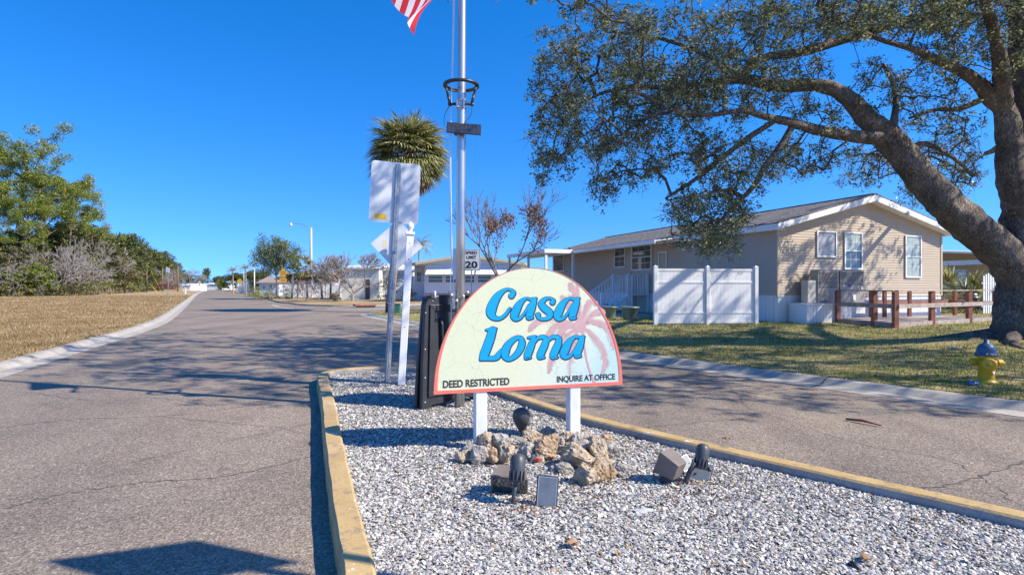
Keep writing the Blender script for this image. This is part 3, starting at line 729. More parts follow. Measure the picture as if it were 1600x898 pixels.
for i, (X, Y, w_, h_, c, lab) in enumerate(RK_):
    by = 600+(Y+h_*.42)/3.636; x, dd = gp(700+X/3.636, by, GZ); sc_ = dd/F/3.636
    o = rock(i*3+1, w_*sc_*1.27, h_*sc_*1.2, w_*sc_*1.2).build('rock', M[{'t': 'rock_tan', 'g': 'rock_grey', 'r': 'rock_rust'}[c]])
    o.location = (x, dd+w_*sc_*.4, gz(x, dd)-.012); o.rotation_euler.z = 0
    if i == 22: o.rotation_euler.y = R(20)
    tag(o, lab, 'rock', 'rocks piled round the sign posts')
M['redscrap'] = simple('red_plastic', (.45, .06, .04), (.55, .1, .07), 9, .5)
x, dd = gp(840, 724, GZ); o = rock(77, .07, .035, .05).build('plastic_scrap', M['redscrap']); o.location = (x, dd-.02, GZ+.02); tag(o, 'red plastic scrap among the rocks below the sign', 'scrap')
M['leaf_b'] = simple('dead_leaf', (.25, .13, .06), (.42, .26, .14), 20, .7)
M['slate'] = simple('pale_slate', (.42, .41, .40), (.55, .54, .52), 6, .7)
def curl(px, py, s, ang, mat, name, lab, cat):
    x, y = gp(px, py, GZ); m = MB(); n = 6
    vs = [((i/n-.5)*s, j*s*.28*math.sin(math.pi*(i+.6)/(n+1.2)), .028+.3*s*abs(j)*.5+.1*s*math.sin(i*2)) for i in range(n+1) for j in (-1, 0, 1)]
    fs_ = [(i*3+j, (i+1)*3+j, (i+1)*3+j+1, i*3+j+1) for i in range(n) for j in (0, 1)]
    m.smooth = True; m.add(vs, fs_, Matrix.Rotation(ang, 4, 'Z')); o = m.build(name, mat, origin=None); o.location = (x, y, GZ+.004); o.modifiers.new('s', 'SOLIDIFY').thickness = .002
    tag(o, lab, cat)
curl(893, 857, .10, 2.3, M['leaf_b'], 'dead_leaf', 'curled brown leaf on the shell near the bottom edge', 'leaf')
curl(1135, 690, .09, .3, M['leaf_b'], 'dead_leaf', 'dry leaf by the right kerb behind the spotlight', 'leaf')
curl(1352, 880, .08, 1.0, M['leaf_b'], 'dead_leaf', 'small curled leaf on the shell at lower right beside the cable end', 'leaf')
for px, py, w_, h_, lab in ((1005, 801, .125, .02, 'flat pale stone lying on the shell in front of the rocks'), (1130, 712, .07, .045, 'white concrete lump against the right kerb'), (668, 806, .07, .014, 'small pale chip of stone left of the near floodlight')):
    x, y = gp(px, py, GZ); o = rock(int(px), w_, h_, w_*.6).build('stone', M['slate']); o.location = (x, y, GZ+.006); tag(o, lab, 'stone')
x, y = gp(1347, 893, GZ); m = MB(); m.tube([(0, 0, -.02), (-.02, .01, .02), (-.035, .03, .035), (-.02, .07, .01)], .014, 8); o = m.build('cable_end', M['black'], origin=None); o.location = (x, y, GZ); tag(o, 'stub of black cable sticking out of the shell at the bottom right', 'cable')
# dead leaves litter, scattered and uncountable
n = 420; xs, ys = [], []
for cx, cy, sp, k in ((905, 770, 40, 60), (1085, 765, 30, 50), (830, 790, 25, 50), (985, 700, 25, 40), (900, 700, 260, 130), (1250, 770, 200, 90)):
    for _ in range(k):
        x, y = gp(random.gauss(cx, sp), max(600, random.gauss(cy, sp*.35)), GZ)
        if inside(IP, x, y) and y < 9: xs.append(x); ys.append(y)
Vq, Fq = leaf_quads(np.stack([xs, ys, np.full(len(xs), GZ+.026)], 1), .034, .6, up=2.2)
M['litter'] = leafmat('leaf_litter', [(0, (.10, .05, .03)), (.5, (.26, .13, .06)), (1, (.42, .27, .15))], .1)
tag(fast('leaf_litter', Vq, Fq, M['litter']), 'scattered dry brown leaf scraps on the shell', 'leaf litter', kind='stuff')

# ------------------------------------------------------------------ garden lights
def aim(loc, rot): 
    from mathutils import Euler
    return Matrix.Translation(loc) @ Euler(rot).to_matrix().to_4x4()
def bullet(m, MM, L=.17, r=.052):
    m.lathe([(.004, 0), (r*.55, .006), (r*.8, L*.25), (r*.98, L*.5), (r, L*.72), (r*.96, L*.86), (r*.80, L*.96), (r*.5, L*1.02), (.003, L*1.04)], (0, 0, 0), 20, MM)
    for j in range(12):
        a = 2*math.pi*j/12; m.box((r*.6, -.003, L*.05), (r*1.04, .003, L*.42), MM @ Matrix.Rotation(a, 4, 'Z'))
x, y = gp(800, 791, GZ)
sp = thing('garden_spotlight', 'charcoal finned spotlight on a stake in front of the brown floodlight', 'spotlight', (x, y, GZ))
m = MB(); m.tube([(0, 0, -.05), (.012, .005, .08), (.026, .01, .165)], [.014, .015, .017], 10); m.tube([(.012, 0, .17), (.05, 0, .17)], .019, 12); m.build('stake', M['greyplast'], sp, True)
m = MB(); bullet(m, aim((.034, 0, .165), (R(-24), R(3), 0)), .19, .055); m.build('lamp_head', M['greyplast'], sp, True)
m = MB(); m.tube([tuple(p) for p in cr([(.035, -.02, .19), (.07, -.05, .09), (.12, -.05, .03), (.16, -.03, .02)], 5)], .0025, 5); m.build('wire', M['black'], sp, True)
x, y = gp(816, 690, GZ)
sp = thing('teardrop_light', 'dark teardrop-shaped spotlight behind the rocks under the sign', 'spotlight', (x, y+.1, GZ))
m = MB(); MM = aim((0, 0, .075), (R(14), R(-3), 0)) @ Matrix.Diagonal((1, .72, 1, 1))
m.lathe([(.012, 0), (.03, .01), (.055, .06), (.082, .13), (.088, .18), (.075, .225), (.045, .25), (.01, .26)], (0, 0, 0), 22, MM); m.build('lamp_head', M['greyplast'], sp, True)
m = MB(); m.tube([(0, 0, -.03), (0, 0, .09)], .016, 10); m.tube([(-.02, -.01, .07), (.02, -.01, .07)], .018, 10); m.build('stake', M['greyplast'], sp, True)
m = MB(); MM = MM @ Matrix.Translation((0, 0, .0)); m.lathe([(.05, 0), (.062, .05), (.045, .10), (.01, .115)], (0, 0, 0), 14, MM @ aim((0, -.055, .09), (R(0), 0, 0)) @ Matrix.Diagonal((1, .35, 1, 1))); m.build('lens_hood', M['greyplast'], sp, True)
x, y = gp(1069, 757, GZ)
sp = thing('garden_spotlight', 'charcoal finned spotlight leaning over the tilted solar panel near the right kerb', 'spotlight', (x, y, GZ))
m = MB(); m.tube([(0, 0, -.05), (.02, 0, .05), (.05, 0, .12), (.09, 0, .165)], [.015, .017, .018, .02], 10); m.tube([(.10, .02, .135), (.185, .0, .12)], [.012, .012], 8)
m.lathe([(.018, 0), (.018, .02)], (.0, 0, 0), 12, aim((.185, 0, .12), (0, R(90), 0))); m.build('stake', M['greyplast'], sp, True)
m = MB(); bullet(m, aim((.12, 0, .12), (R(-18), R(16), 0)), .19, .052); m.build('lamp_head', M['greyplast'], sp, True)
def flood(name, lab, loc, rot, w_, h_, d_, base=None, group=None):
    o = thing(name, lab, 'floodlight', loc, 0, 'brown floodlights on the shell bed')
    m = MB(); MM = aim((0, 0, base or .0), rot)
    a, b = .5, .36; vs = [(-w_*a, -d_*.5, 0), (w_*a, -d_*.5, 0), (w_*a, d_*.5, 0), (-w_*a, d_*.5, 0), (-w_*b, -d_*.36, h_), (w_*b, -d_*.36, h_), (w_*b, d_*.36, h_), (-w_*b, d_*.36, h_)]
    m.add(vs, [(0, 3, 2, 1), (4, 5, 6, 7), (0, 1, 5, 4), (1, 2, 6, 5), (2, 3, 7, 6), (3, 0, 4, 7)], MM); m.build('housing', M['bronze'], o, True, bevel=.006)
    m = MB(); m.bbox((-w_*.51, -d_*.51, -.014), (w_*.51, d_*.51, .002), .004, MM); m.build('lens_frame', M['bronze'], o, True)
    m = MB(); m.box((-w_*.43, -d_*.43, -.017), (w_*.43, d_*.43, -.0145), MM); m.build('lens', M['glass'], o, True)
    return o
x, y = gp(798, 783, GZ); fl = flood('floodlight', 'brown box floodlight lying on the shell behind the near spotlight', (x-.01, y+.10, GZ), (R(-62), R(4), R(-8)), .27, .13, .17, .085)
m = MB(); m.tube([(.06, .02, 0), (.07, .04, .09)], .014, 8); m.build('bracket', M['bronze'], fl, True)
x, y = gp(1040, 754, GZ); fl = flood('floodlight', 'tilted brown box floodlight on a small bracket right of the rocks', (x, y, GZ), tuple(Vector((.62, -.62, -.35)).to_track_quat('Z', 'Y').to_euler()), .18, .15, .18, .15)
bpy.data.objects.remove
for c in fl.children: c.location = (-.01, .02, .02)
m = MB(); m.tube([(0, 0, 0), (.0, 0, .07), (-.02, .01, .13)], .012, 8); m.build('bracket', M['bronze'], fl, True)
m = MB(); m.bbox((-.035, -.03, -.02), (.035, .03, .06), .006); m.build('junction_box', M['greyplast'], fl, True)
def solar(lab, px, py, w_, h_, rot, dz=0, dx=0):
    x, y = gp(px, py, GZ); o = thing('solar_panel', lab, 'solar panel', (x+dx, y, GZ)); MM = aim((0, 0, dz), rot) @ RX
    m = MB(); m.bbox((-w_/2, 0, -.018), (w_/2, h_, 0), .004, MM); m.build('frame', M['greyplast'], o, True)
    m = MB(); m.box((-w_/2+.008, .008, 0.0005), (w_/2-.008, h_-.008, .002), MM); m.build('cells', M['solargrey'], o, True)
    m = MB()
    for e in ((-w_/2+.011, .011, w_/2-.011, .0135), (-w_/2+.011, h_-.0135, w_/2-.011, h_-.011), (-w_/2+.011, .0135, -w_/2+.0135, h_-.0135), (w_/2-.0135, .0135, w_/2-.011, h_-.0135)): m.box((e[0], e[1], .0021), (e[2], e[3], .003), MM)
    m.build('cell_border', M['alu'], o, True)
    m = MB(); m.tube([(0, .03, dz+h_*.4), (0, .07, -.02)], .009, 8); m.build('prop', M['greyplast'], o, True)
solar('small grey solar panel propped upright in front of the brown floodlight', 853, 796, .150, .225, (R(-14), R(3), R(-8)))
solar('small grey solar panel tilted behind the right-hand spotlight', 1090, 753, .17, .165, (R(-30), R(14), R(-24)), .0)
x, y = gp(1076, 735, GZ)
solar('small dark solar panel leaning left behind the right-hand spotlight', 1078, 742, .13, .13, (R(-30), R(-16), R(30)), .04)

# ------------------------------------------------------------------ sign posts behind the entrance sign
def rrect(w_, h_, r, n=4):
    return [(sx*(w_/2-r)+r*math.cos(a0+math.pi/2*k/n), sy*(h_/2-r)+r*math.sin(a0+math.pi/2*k/n)) for sx, sy, a0 in ((1, 1, 0), (-1, 1, math.pi/2), (-1, -1, math.pi), (1, -1, 1.5*math.pi)) for k in range(n+1)]
def channel(m, h):   # perforated U post: face toward -y
    m.box((-.024, -.003, 0), (.024, 0, h)); m.box((-.027, -.003, 0), (-.024, .026, h)); m.box((.024, -.003, 0), (.027, .026, h))
    m.box((-.046, .026, 0), (-.024, .029, h)); m.box((.024, .026, 0), (.046, .029, h))
x, y = gp(605, 598, GZ)
sA = thing('road_sign', 'back of a white rectangular sign above a diamond sign on a perforated steel post', 'road sign', (x, y, GZ))
sA.rotation_euler = (0, R(2.9), R(14)); ROOT[sA.name] = None
m = MB(); channel(m, 3.47); m.build('post', M['galv'], sA, True)
m = MB(); m.prism(rrect(.77, .97, .05), 0, .003, Matrix.Translation((-.03, .036, 3.02)) @ RX); p_ = m.build('sign_plate', M['alu_dirty'], sA, True)
M['ysticker'] = simple('yellow_sticker', (.72, .45, .02), (.8, .55, .05), 30, .5); M['csticker'] = simple('cream_sticker', (.7, .62, .42), None, rough=.5)
m = MB(); m.prism([(-.33, 2.585), (-.15, 2.585), (-.15, 2.67), (-.33, 2.67)], .0035, .0045, Matrix.Translation((0, .036, 0)) @ RX); m.build('sticker', M['ysticker'], p_, True)
m = MB(); dd = .41; m.prism([(dd, 0), (.03, dd-.03), (-.03, dd-.03), (-dd, 0), (-.03, -dd+.03), (.03, -dd+.03)], 0, .003, Matrix.Translation((.045, .036, 2.19)) @ RX); p_ = m.build('diamond_plate', M['alu_dirty'], sA, True)
m = MB(); m.prism([(-.18, 2.13), (-.11, 2.13), (-.11, 2.26), (-.18, 2.26)], .0035, .0045, Matrix.Translation((0, .036, 0)) @ RX); m.build('sticker', M['csticker'], p_, True)
for z in (2.62, 3.35, 2.02, 2.4): m = MB(); m.lathe([(.009, 0), (.007, .006)], (0, 0, 0), 8, aim((0, -.003, z), (R(90), 0, 0))); m.build('bolt', M['steel'], sA, True)
x, y = gp(627, 601, GZ)
pB = thing('vinyl_post', 'leaning white vinyl post with a finial beside the perforated steel post', 'post', (x, y, GZ)); pB.rotation_euler = (0, R(3.3), R(12)); ROOT[pB.name] = None
m = MB(); m.bbox((-.055, -.055, -.03), (.055, .055, 2.36), .006); m.build('shaft', M['vinyl'], pB, True)
m = MB(); m.bbox((-.07, -.07, 2.33), (.07, .07, 2.375), .006); m.lathe([(.05, 0), (.03, .02), (.028, .04), (.052, .065), (.056, .10), (.04, .135), (.012, .155), (.006, .165)], (0, 0, 2.373), 16); m.build('finial', M['vinyl'], pB, True)
for z in (.9, 1.95, 2.2): m = MB(); m.lathe([(.008, 0), (.006, .004)], (0, 0, 0), 8, aim((0, -.055, z), (R(90), 0, 0))); m.build('screw', M['blackmetal'], pB, True)

# ------------------------------------------------------------------ flagpole
x, y = gp(718, 636, GZ); FX, FY = x, y
fp = thing('flagpole', 'tall brushed steel flagpole behind the entrance sign', 'flagpole', (x, y, GZ)); fp.rotation_euler = (0, R(.35), 0); ROOT[fp.name] = None
m = MB(); m.tube([(0, 0, -.1), (0, 0, 2.5), (0, 0, 5), (0, 0, 8.4)], [.062, .058, .05, .036], 24); m.build('pole', M['steel'], fp, True)
m = MB(); m.lathe([(.01, 0), (.06, .03), (.075, .08), (.06, .13), (.01, .16)], (0, 0, 8.4), 16); m.build('ball_finial', M['steel'], fp, True)
m = MB(); m.tube(cr([(-.10, -.02, .9), (-.12, -.02, 1.6), (-.105, -.03, 1.9), (-.13, -.02, 3.3), (-.11, 0, 5), (-.08, 0, 8.2)], 6), .006, 6); m.tube(cr([(-.075, -.02, 1.5), (-.13, -.02, 2.2), (-.135, -.02, 3.4), (-.09, 0, 5.2), (-.06, 0, 8.2)], 6), .005, 6); m.build('halyard', M['vinyl'], fp, True)
m = MB(); m.box((-.09, -.07, 1.25), (-.055, -.045, 1.45)); m.build('cleat', M['steel'], fp, True)
m = MB(); rr = .205; cc = [(rr*math.cos(a), rr*math.sin(a)) for a in [i*math.pi/20 for i in range(41)]]
lamp = thing('flagpole_light', 'black ring light clamped round the flagpole', 'ring light', (FX+.02, FY, GZ+4.05)); 
m.lathe([(rr-.022, 0), (rr+.022, 0), (rr+.026, .012), (rr+.02, .03), (rr-.02, .03), (rr-.026, .012)], (0, 0, 0), 40)
m.f = [f for f in m.f if len(f) < 10]; m.mi = m.mi[:len(m.f)]; m.sm = m.sm[:len(m.f)]
kk = 40; m.f += [[j, (j+1) % kk, 5*kk+(j+1) % kk, 5*kk+j] for j in range(kk)]; m.mi += [0]*kk; m.sm += [True]*kk
m.build('ring', M['blackmetal'], lamp, True)
for s in (-1, 1):
    m = MB(); m.tube([(s*.195, -.03, .005), (s*.165, -.03, -.11)], .014, 10); m.tube([(s*.165, -.03, -.10), (s*.135, -.03, -.235)], .019, 10); m.tube([(s*.14, -.03, -.235), (s*.06, -.03, -.225)], .016, 10)
    m.lathe([(.022, 0), (.022, .03)], (0, 0, 0), 12, aim((s*.14, -.015, -.235), (R(90), 0, 0))); m.build('arm', M['blackmetal'], lamp, True)
m = MB(); m.lathe([(.067, 0), (.067, .02)], (0, 0, -.19), 20); m.lathe([(.067, 0), (.067, .02)], (0, 0, -.28), 20); m.box((-.05, -.08, -.285), (-.03, -.05, -.165)); m.box((.03, -.08, -.285), (.05, -.05, -.165)); m.build('clamp', M['steel'], lamp, True)
m = MB(); m.tube(cr([(-.14, -.04, -.25), (-.20, -.04, -.36), (-.21, -.04, -.47), (-.18, -.03, -.52)], 5), .004, 6); m.build('cable', M['black'], lamp, True); m = MB(); m.tube(cr([(.14, -.04, -.25), (.13, -.04, -.36), (.07, -.04, -.44), (.05, -.03, -.47)], 5), .004, 6); m.build('cable', M['black'], lamp, True)
sol = thing('pole_solar_panel', 'slim solar panel fixed to the flagpole below the ring light', 'solar panel', (FX+.03, FY-.06, GZ+3.50), R(6)); MM = aim((.03, -.03, 0), (R(-30), R(3), 0)) @ RX
m = MB(); m.bbox((-.215, -.09, -.012), (.215, .09, 0), .003, MM); m.build('frame', M['blackmetal'], sol, True)
m = MB(); 
for i in range(8): m.box((-.205+i*.0515, -.08, .0008), (-.205+i*.0515+.048, .08, .002), MM)
m.build('cells', M['solar'], sol, True)
m = MB(); m.lathe([(.066, 0), (.066, .03)], (-.03, .06, -.06), 18); m.box((-.05, -.02, -.06), (-.01, .0, .0)); m.build('bracket', M['blackmetal'], sol, True)
# flag
M['fred'] = simple('flag_red', (.62, .02, .04), None, rough=.75); M['fwhite'] = simple('flag_white', (.80, .78, .80), None, rough=.75); M['fblue'] = simple('flag_navy', (.03, .05, .18), None, rough=.75)
def fpt(u, v):
    xt, zt = -.075-.76*u, 6.66-1.36*u**1.15; xb, zb = -.075-.44*u, 5.76-1.10*u**.9
    x_, z_ = xt*(1-v)+xb*v, zt*(1-v)+zb*v
    f = u**.6; return Vector((FX+x_+.05*f*math.sin(9*v+3*u), FY+.15*f*math.sin(7*v+5*u)-.12*u, z_+.05*f*math.sin(4*u+5*v)))
m = MB(); m.smooth = True; NU, NV = 30, 26
m.v = [tuple(fpt(i/NU, j/NV)) for j in range(NV+1) for i in range(NU+1)]
for j in range(NV):
    for i in range(NU):
        m.f.append([j*(NU+1)+i, j*(NU+1)+i+1, (j+1)*(NU+1)+i+1, (j+1)*(NU+1)+i]); m.sm.append(True)
        m.mi.append(2 if (i < 12 and j < 14) else ((j//2) % 2))
fl = m.build('flag', [M['fred'], M['fwhite'], M['fblue']]); tag(fl, 'stars and stripes flag drooping from the flagpole', 'flag')
m = MB()
for r_ in range(9):
    for c_ in range(6 if r_ % 2 == 0 else 5):
        u = (.035+c_*.066+(0 if r_ % 2 == 0 else .033)); v = .05+r_*.054
        p = fpt(u, v); eu = (fpt(u+.01, v)-p).normalized(); ev = (fpt(u, v+.01)-p).normalized(); nn = eu.cross(ev).normalized()
        for s in (-1, 1):
            q = [p+nn*s*.003+(eu*math.cos(a*math.pi/5+.3)+ev*math.sin(a*math.pi/5+.3))*(.022 if a % 2 == 0 else .009) for a in range(10)]
            m.add(q, [tuple(range(10))])
so = m.build('stars', M['fwhite'], fl); so['kind'] = 'stuff'

# ------------------------------------------------------------------ folded black A-frame panels
ax, ay = -1.10, 7.06; ang = math.atan2(.62, .70)
af = thing('folding_sign_stand', 'folded black plastic A-frame sign stand leaning by the flagpole', 'sign stand', (ax, ay, GZ), ang)
prof2 = [(0, 0), (.10, 0), (.16, .05), (.40, .06), (.62, .10), (.84, .06), (.90, 0), (1.0, 0), (.97, .5), (.90, 1.30), (.86, 1.37), (.70, 1.42), (.30, 1.42), (.12, 1.38), (.09, 1.30), (.03, .6)]
for k, (yo, tz) in enumerate(((0, 2.5), (.13, -1.0))):
    MM = Matrix.Translation((0, yo, 0)) @ Matrix.Rotation(R(-tz), 4, 'X') @ RX
    m = MB(); m.prism(prof2, -.07, -.012, MM)
    pn = m.build('panel', M['black'], af, True, bevel=.012)
    if k == 0:
        m = MB(); fr_o = [(.09, .16), (.91, .16), (.85, 1.30), (.15, 1.30)]; fr_i = [(.17, .25), (.83, .25), (.79, 1.22), (.21, 1.22)]
        for a in range(4):
            b = (a+1) % 4; q = [fr_o[a], fr_o[b], fr_i[b], fr_i[a]]; m.add([(x_, y_, z_) for z_ in (-.014, .014) for x_, y_ in q], [(4, 5, 6, 7), (0, 1, 5, 4), (2, 3, 7, 6), (1, 2, 6, 5), (3, 0, 4, 7)], MM)
        m.build('raised_frame', M['black'], af, True, bevel=.006)
        m = MB(); m.tube([MM @ Vector((.30, .72, -.004)), MM @ Vector((.31, .8, .026)), MM @ Vector((.31, 1.05, .026)), MM @ Vector((.30, 1.12, -.004))], .016, 10); m.build('handle', M['black'], af, True)
        for bx, by in ((.05, .1), (.06, .4), (.07, .75), (.09, 1.2), (.2, 1.35), (.14, .6), (.17, .95), (.5, 1.36)): m = MB(); m.lathe([(.009, 0), (.007, .006)], (0, 0, 0), 8, MM @ Matrix.Translation((bx, by, -.012))); m.build('bolt', M['alu'], af, True)
for hx in (.12, .7): m = MB(); m.tube([(hx, -.05, 1.40), (hx, .17, 1.38)], .022, 10); m.build('hinge', M['black'], af, True)
m = MB(); m.tube([(.22, .05, 1.38), (.22, .05, 1.47)], .014, 8); m.build('knob', M['vinyl'], af, True)
# small string of solar garden bulbs draped behind the sign
sb = thing('string_lights', 'tangled string of small clear garden bulbs hanging by the flagpole', 'string lights', (FX, FY-.09, GZ+1.25))
P = cr([(-.14, 0, .22), (-.06, -.01, .14), (0, -.02, .09), (.07, 0, .17), (.12, .01, .20), (.17, 0, .10), (.10, -.01, .05)], 5)
m = MB(); m.tube(P, .004, 6); m.build('wire', M['black'], sb, True)
for i in (3, 8, 14, 19, 25, 29):
    m = MB(); m.lathe([(.004, -.02), (.016, -.008), (.017, .006), (.006, .02)], tuple(P[i]), 10); m.build('bulb', M['csticker'], sb, True)

# ------------------------------------------------------------------ small road signs on the lawn
def plate_sign(name, lab, px, d, ztop, wp, hp, rot, mat, cat='road sign', group=None, base=.12, post='galv'):
    x = (px-800)/F*d; o = thing(name, lab, cat, (x, d, base), rot, group)
    m = MB(); m.box((-.02, 0, -.1), (.02, .03, ztop-base-.03)); m.build('post', M[post], o, True)
    m = MB(); m.prism(rrect(wp, hp, .04), 0, .004, Matrix.Translation((0, -.003, ztop-base-hp/2)) @ RX); m.build('sign_plate', mat, o, True)
    return o
M['spwhite'] = simple('speed_sign_face', (.66, .67, .68), (.72, .73, .74), 3, .45); M['ink'] = simple('sign_ink', (.015, .015, .017), None, rough=.5)
dS = 19.5; zt = CH+(HZ-389.5)/F*dS; ss = plate_sign('speed_limit_sign', 'white SPEED LIMIT 20 sign on a thin post', 736.5, dS, zt, .60, .72, R(0), M['spwhite'])
m = MB(); b = zt-.12
for s, w_, h_, z in (('SPEED', .40, .11, b-.17), ('LIMIT', .34, .11, b-.325), ('20', .42, .24, b-.64)):
    text_fit(m, s, w_, h_, Matrix.Translation((-w_/2, -.009, z)) @ RX, .035)
m.build('lettering', M['ink'], ss, True)
m = MB(); o_, i_ = rrect(.575, .695, .035), rrect(.555, .675, .03)
for k in range(len(o_)): j = (k+1) % len(o_); m.add([(*o_[k], 0), (*o_[j], 0), (*i_[j], 0), (*i_[k], 0)], [(0, 1, 2, 3)], Matrix.Translation((0, -.0085, b-.36)) @ RX)
m.build('sign_border', M['ink'], ss, True)
plate_sign('road_sign', 'tall grey sign seen nearly edge-on just left of the flagpole', 713, 18.5, CH+(HZ-388)/F*18.5, .62, .98, R(-64), M['alu'])
# ------------------------------------------------------------------ vegetation helpers
M['oakleaf'] = leafmat('oak_leaves', [(0, (.05, .062, .03)), (.35, (.13, .155, .07)), (.7, (.23, .26, .11)), (1, (.46, .47, .29))], .45, rough=.28, spec=.8)  # palest leaves have sky reflections and glints put into their colour
M['pineleaf'] = leafmat('pine_needles', [(0, (.10, .14, .02)), (.5, (.25, .29, .04)), (1, (.45, .44, .10))], .3, (.12, (.7, .8, .9)))
M['broadleaf'] = leafmat('evergreen_leaves', [(0, (.055, .07, .02)), (.5, (.13, .15, .045)), (1, (.25, .26, .10))], .25, (.12, (.8, .85, .8)))
M['olive'] = leafmat('olive_leaves', [(0, (.09, .09, .035)), (.5, (.20, .185, .075)), (1, (.34, .30, .14))], .25, (.15, (.8, .8, .8)))
M['midleaf'] = leafmat('green_leaves', [(0, (.06, .09, .03)), (.5, (.14, .18, .06)), (1, (.28, .31, .14))], .3)
M['lime'] = leafmat('lime_leaves', [(0, (.10, .15, .02)), (.5, (.24, .29, .05)), (1, (.40, .42, .10))], .35)
M['palmleaf'] = leafmat('palm_fronds', [(0, (.10, .12, .035)), (.5, (.27, .27, .09)), (1, (.55, .50, .25))], .3, rough=.4, spec=.5)
M['deadfrond'] = leafmat('dead_fronds', [(0, (.16, .11, .06)), (.5, (.30, .22, .12)), (1, (.46, .37, .23))], .25)
M['rustleaf'] = leafmat('russet_leaves', [(0, (.09, .04, .02)), (.5, (.20, .10, .045)), (1, (.36, .22, .10))], .3)
M['deadtwig'] = leafmat('grey_twigs', [(0, (.12, .10, .08)), (.5, (.22, .19, .15)), (1, (.34, .30, .25))], .1)
M['pinkleaf'] = leafmat('pink_blossom', [(0, (.22, .06, .07)), (1, (.40, .15, .16))], .3)
UP = Vector((0, 0, 1))

class WB:   # cheap tapered segments (4-5 sided), collected for one mesh
    def __init__(s): s.A = []; s.B = []; s.ra = []; s.rb = []
    def seg(s, a, b, ra, rb): s.A.append(tuple(a)); s.B.append(tuple(b)); s.ra.append(ra); s.rb.append(rb)
    def arrays(s, n=5):
        A, B = np.array(s.A), np.array(s.B); D = B-A; D /= np.linalg.norm(D, axis=1)[:, None]+1e-9
        ref = np.where(np.abs(D[:, 2:3]) > .9, np.array([[1., 0, 0]]), np.array([[0, 0, 1.]]))
        X = np.cross(D, ref); X /= np.linalg.norm(X, axis=1)[:, None]; Y = np.cross(D, X)
        rings = []
        for P, r in ((A, np.array(s.ra)), (B, np.array(s.rb))):
            for j in range(n):
                a = 2*math.pi*j/n; rings.append(P+(X*math.cos(a)+Y*math.sin(a))*r[:, None])
        V = np.stack(rings, 1).reshape(-1, 3); b = (np.arange(len(A))*2*n)[:, None, None]
        Fq = (np.array([[j, (j+1) % n, n+(j+1) % n, n+j] for j in range(n)])[None]+b).reshape(-1, 4)
        return V, Fq
    def build(s, name, mat, parent=None, local=False, n=5):
        V, Fq = s.arrays(n); return fast(name, V, Fq, mat, parent, local, True)

def grow(wb, p, d, ln, r, depth, tips, ang=.5, up=.15, kids=(2, 3), shrink=.75, wob=.12, rmin=.012):
    p = Vector(p); d = Vector(d).normalized(); q = p; k = 3
    for i in range(k):
        d2 = (d+Vector([random.gauss(0, wob) for _ in range(3)])+UP*up*.3).normalized(); q2 = q+d2*ln/k
        wb.seg(q, q2, max(rmin, r*(1-.3*i/k)), max(rmin, r*(1-.3*(i+1)/k))); q, d = q2, d2
        if depth <= 1: tips.append(q2)
    if depth <= 0: return
    n = random.randint(*kids)
    base = random.uniform(0, 6.28)
    for j in range(n):
        ax = d.orthogonal().normalized(); ax.rotate(Matrix.Rotation(base+j*6.283/n+random.uniform(-.5, .5), 3, d))
        nd = d.copy(); nd.rotate(Matrix.Rotation(ang*random.uniform(.6, 1.3), 3, ax)); nd = (nd+UP*up).normalized()
        grow(wb, q, nd, ln*shrink*random.uniform(.8, 1.15), r*.68, depth-1, tips, ang, up, kids, shrink, wob, rmin)

def clumps(C, per, rad, flat=.7):
    C = np.array([tuple(c) for c in C]); n = len(C)*per
    P = np.repeat(C, per, 0); off = rand_unit(n)*(RNG.uniform(0, 1, n)**.45)[:, None]*rad; off[:, 2] *= flat
    return P+off

def tree_obj(name, label, cat, loc, wb, leaves, wmat, lmat, group=None, lname='crown', extra=None, rot=0):
    t = thing(name, label, cat, loc, rot, group)
    if wb is not None and wb.A: wb.build('trunk', wmat, t, True)
    if leaves is not None: fast(lname, leaves[0], leaves[1], lmat, t, True)
    if extra: fast(extra[0], extra[1][0], extra[1][1], extra[2], t, True)
    return t

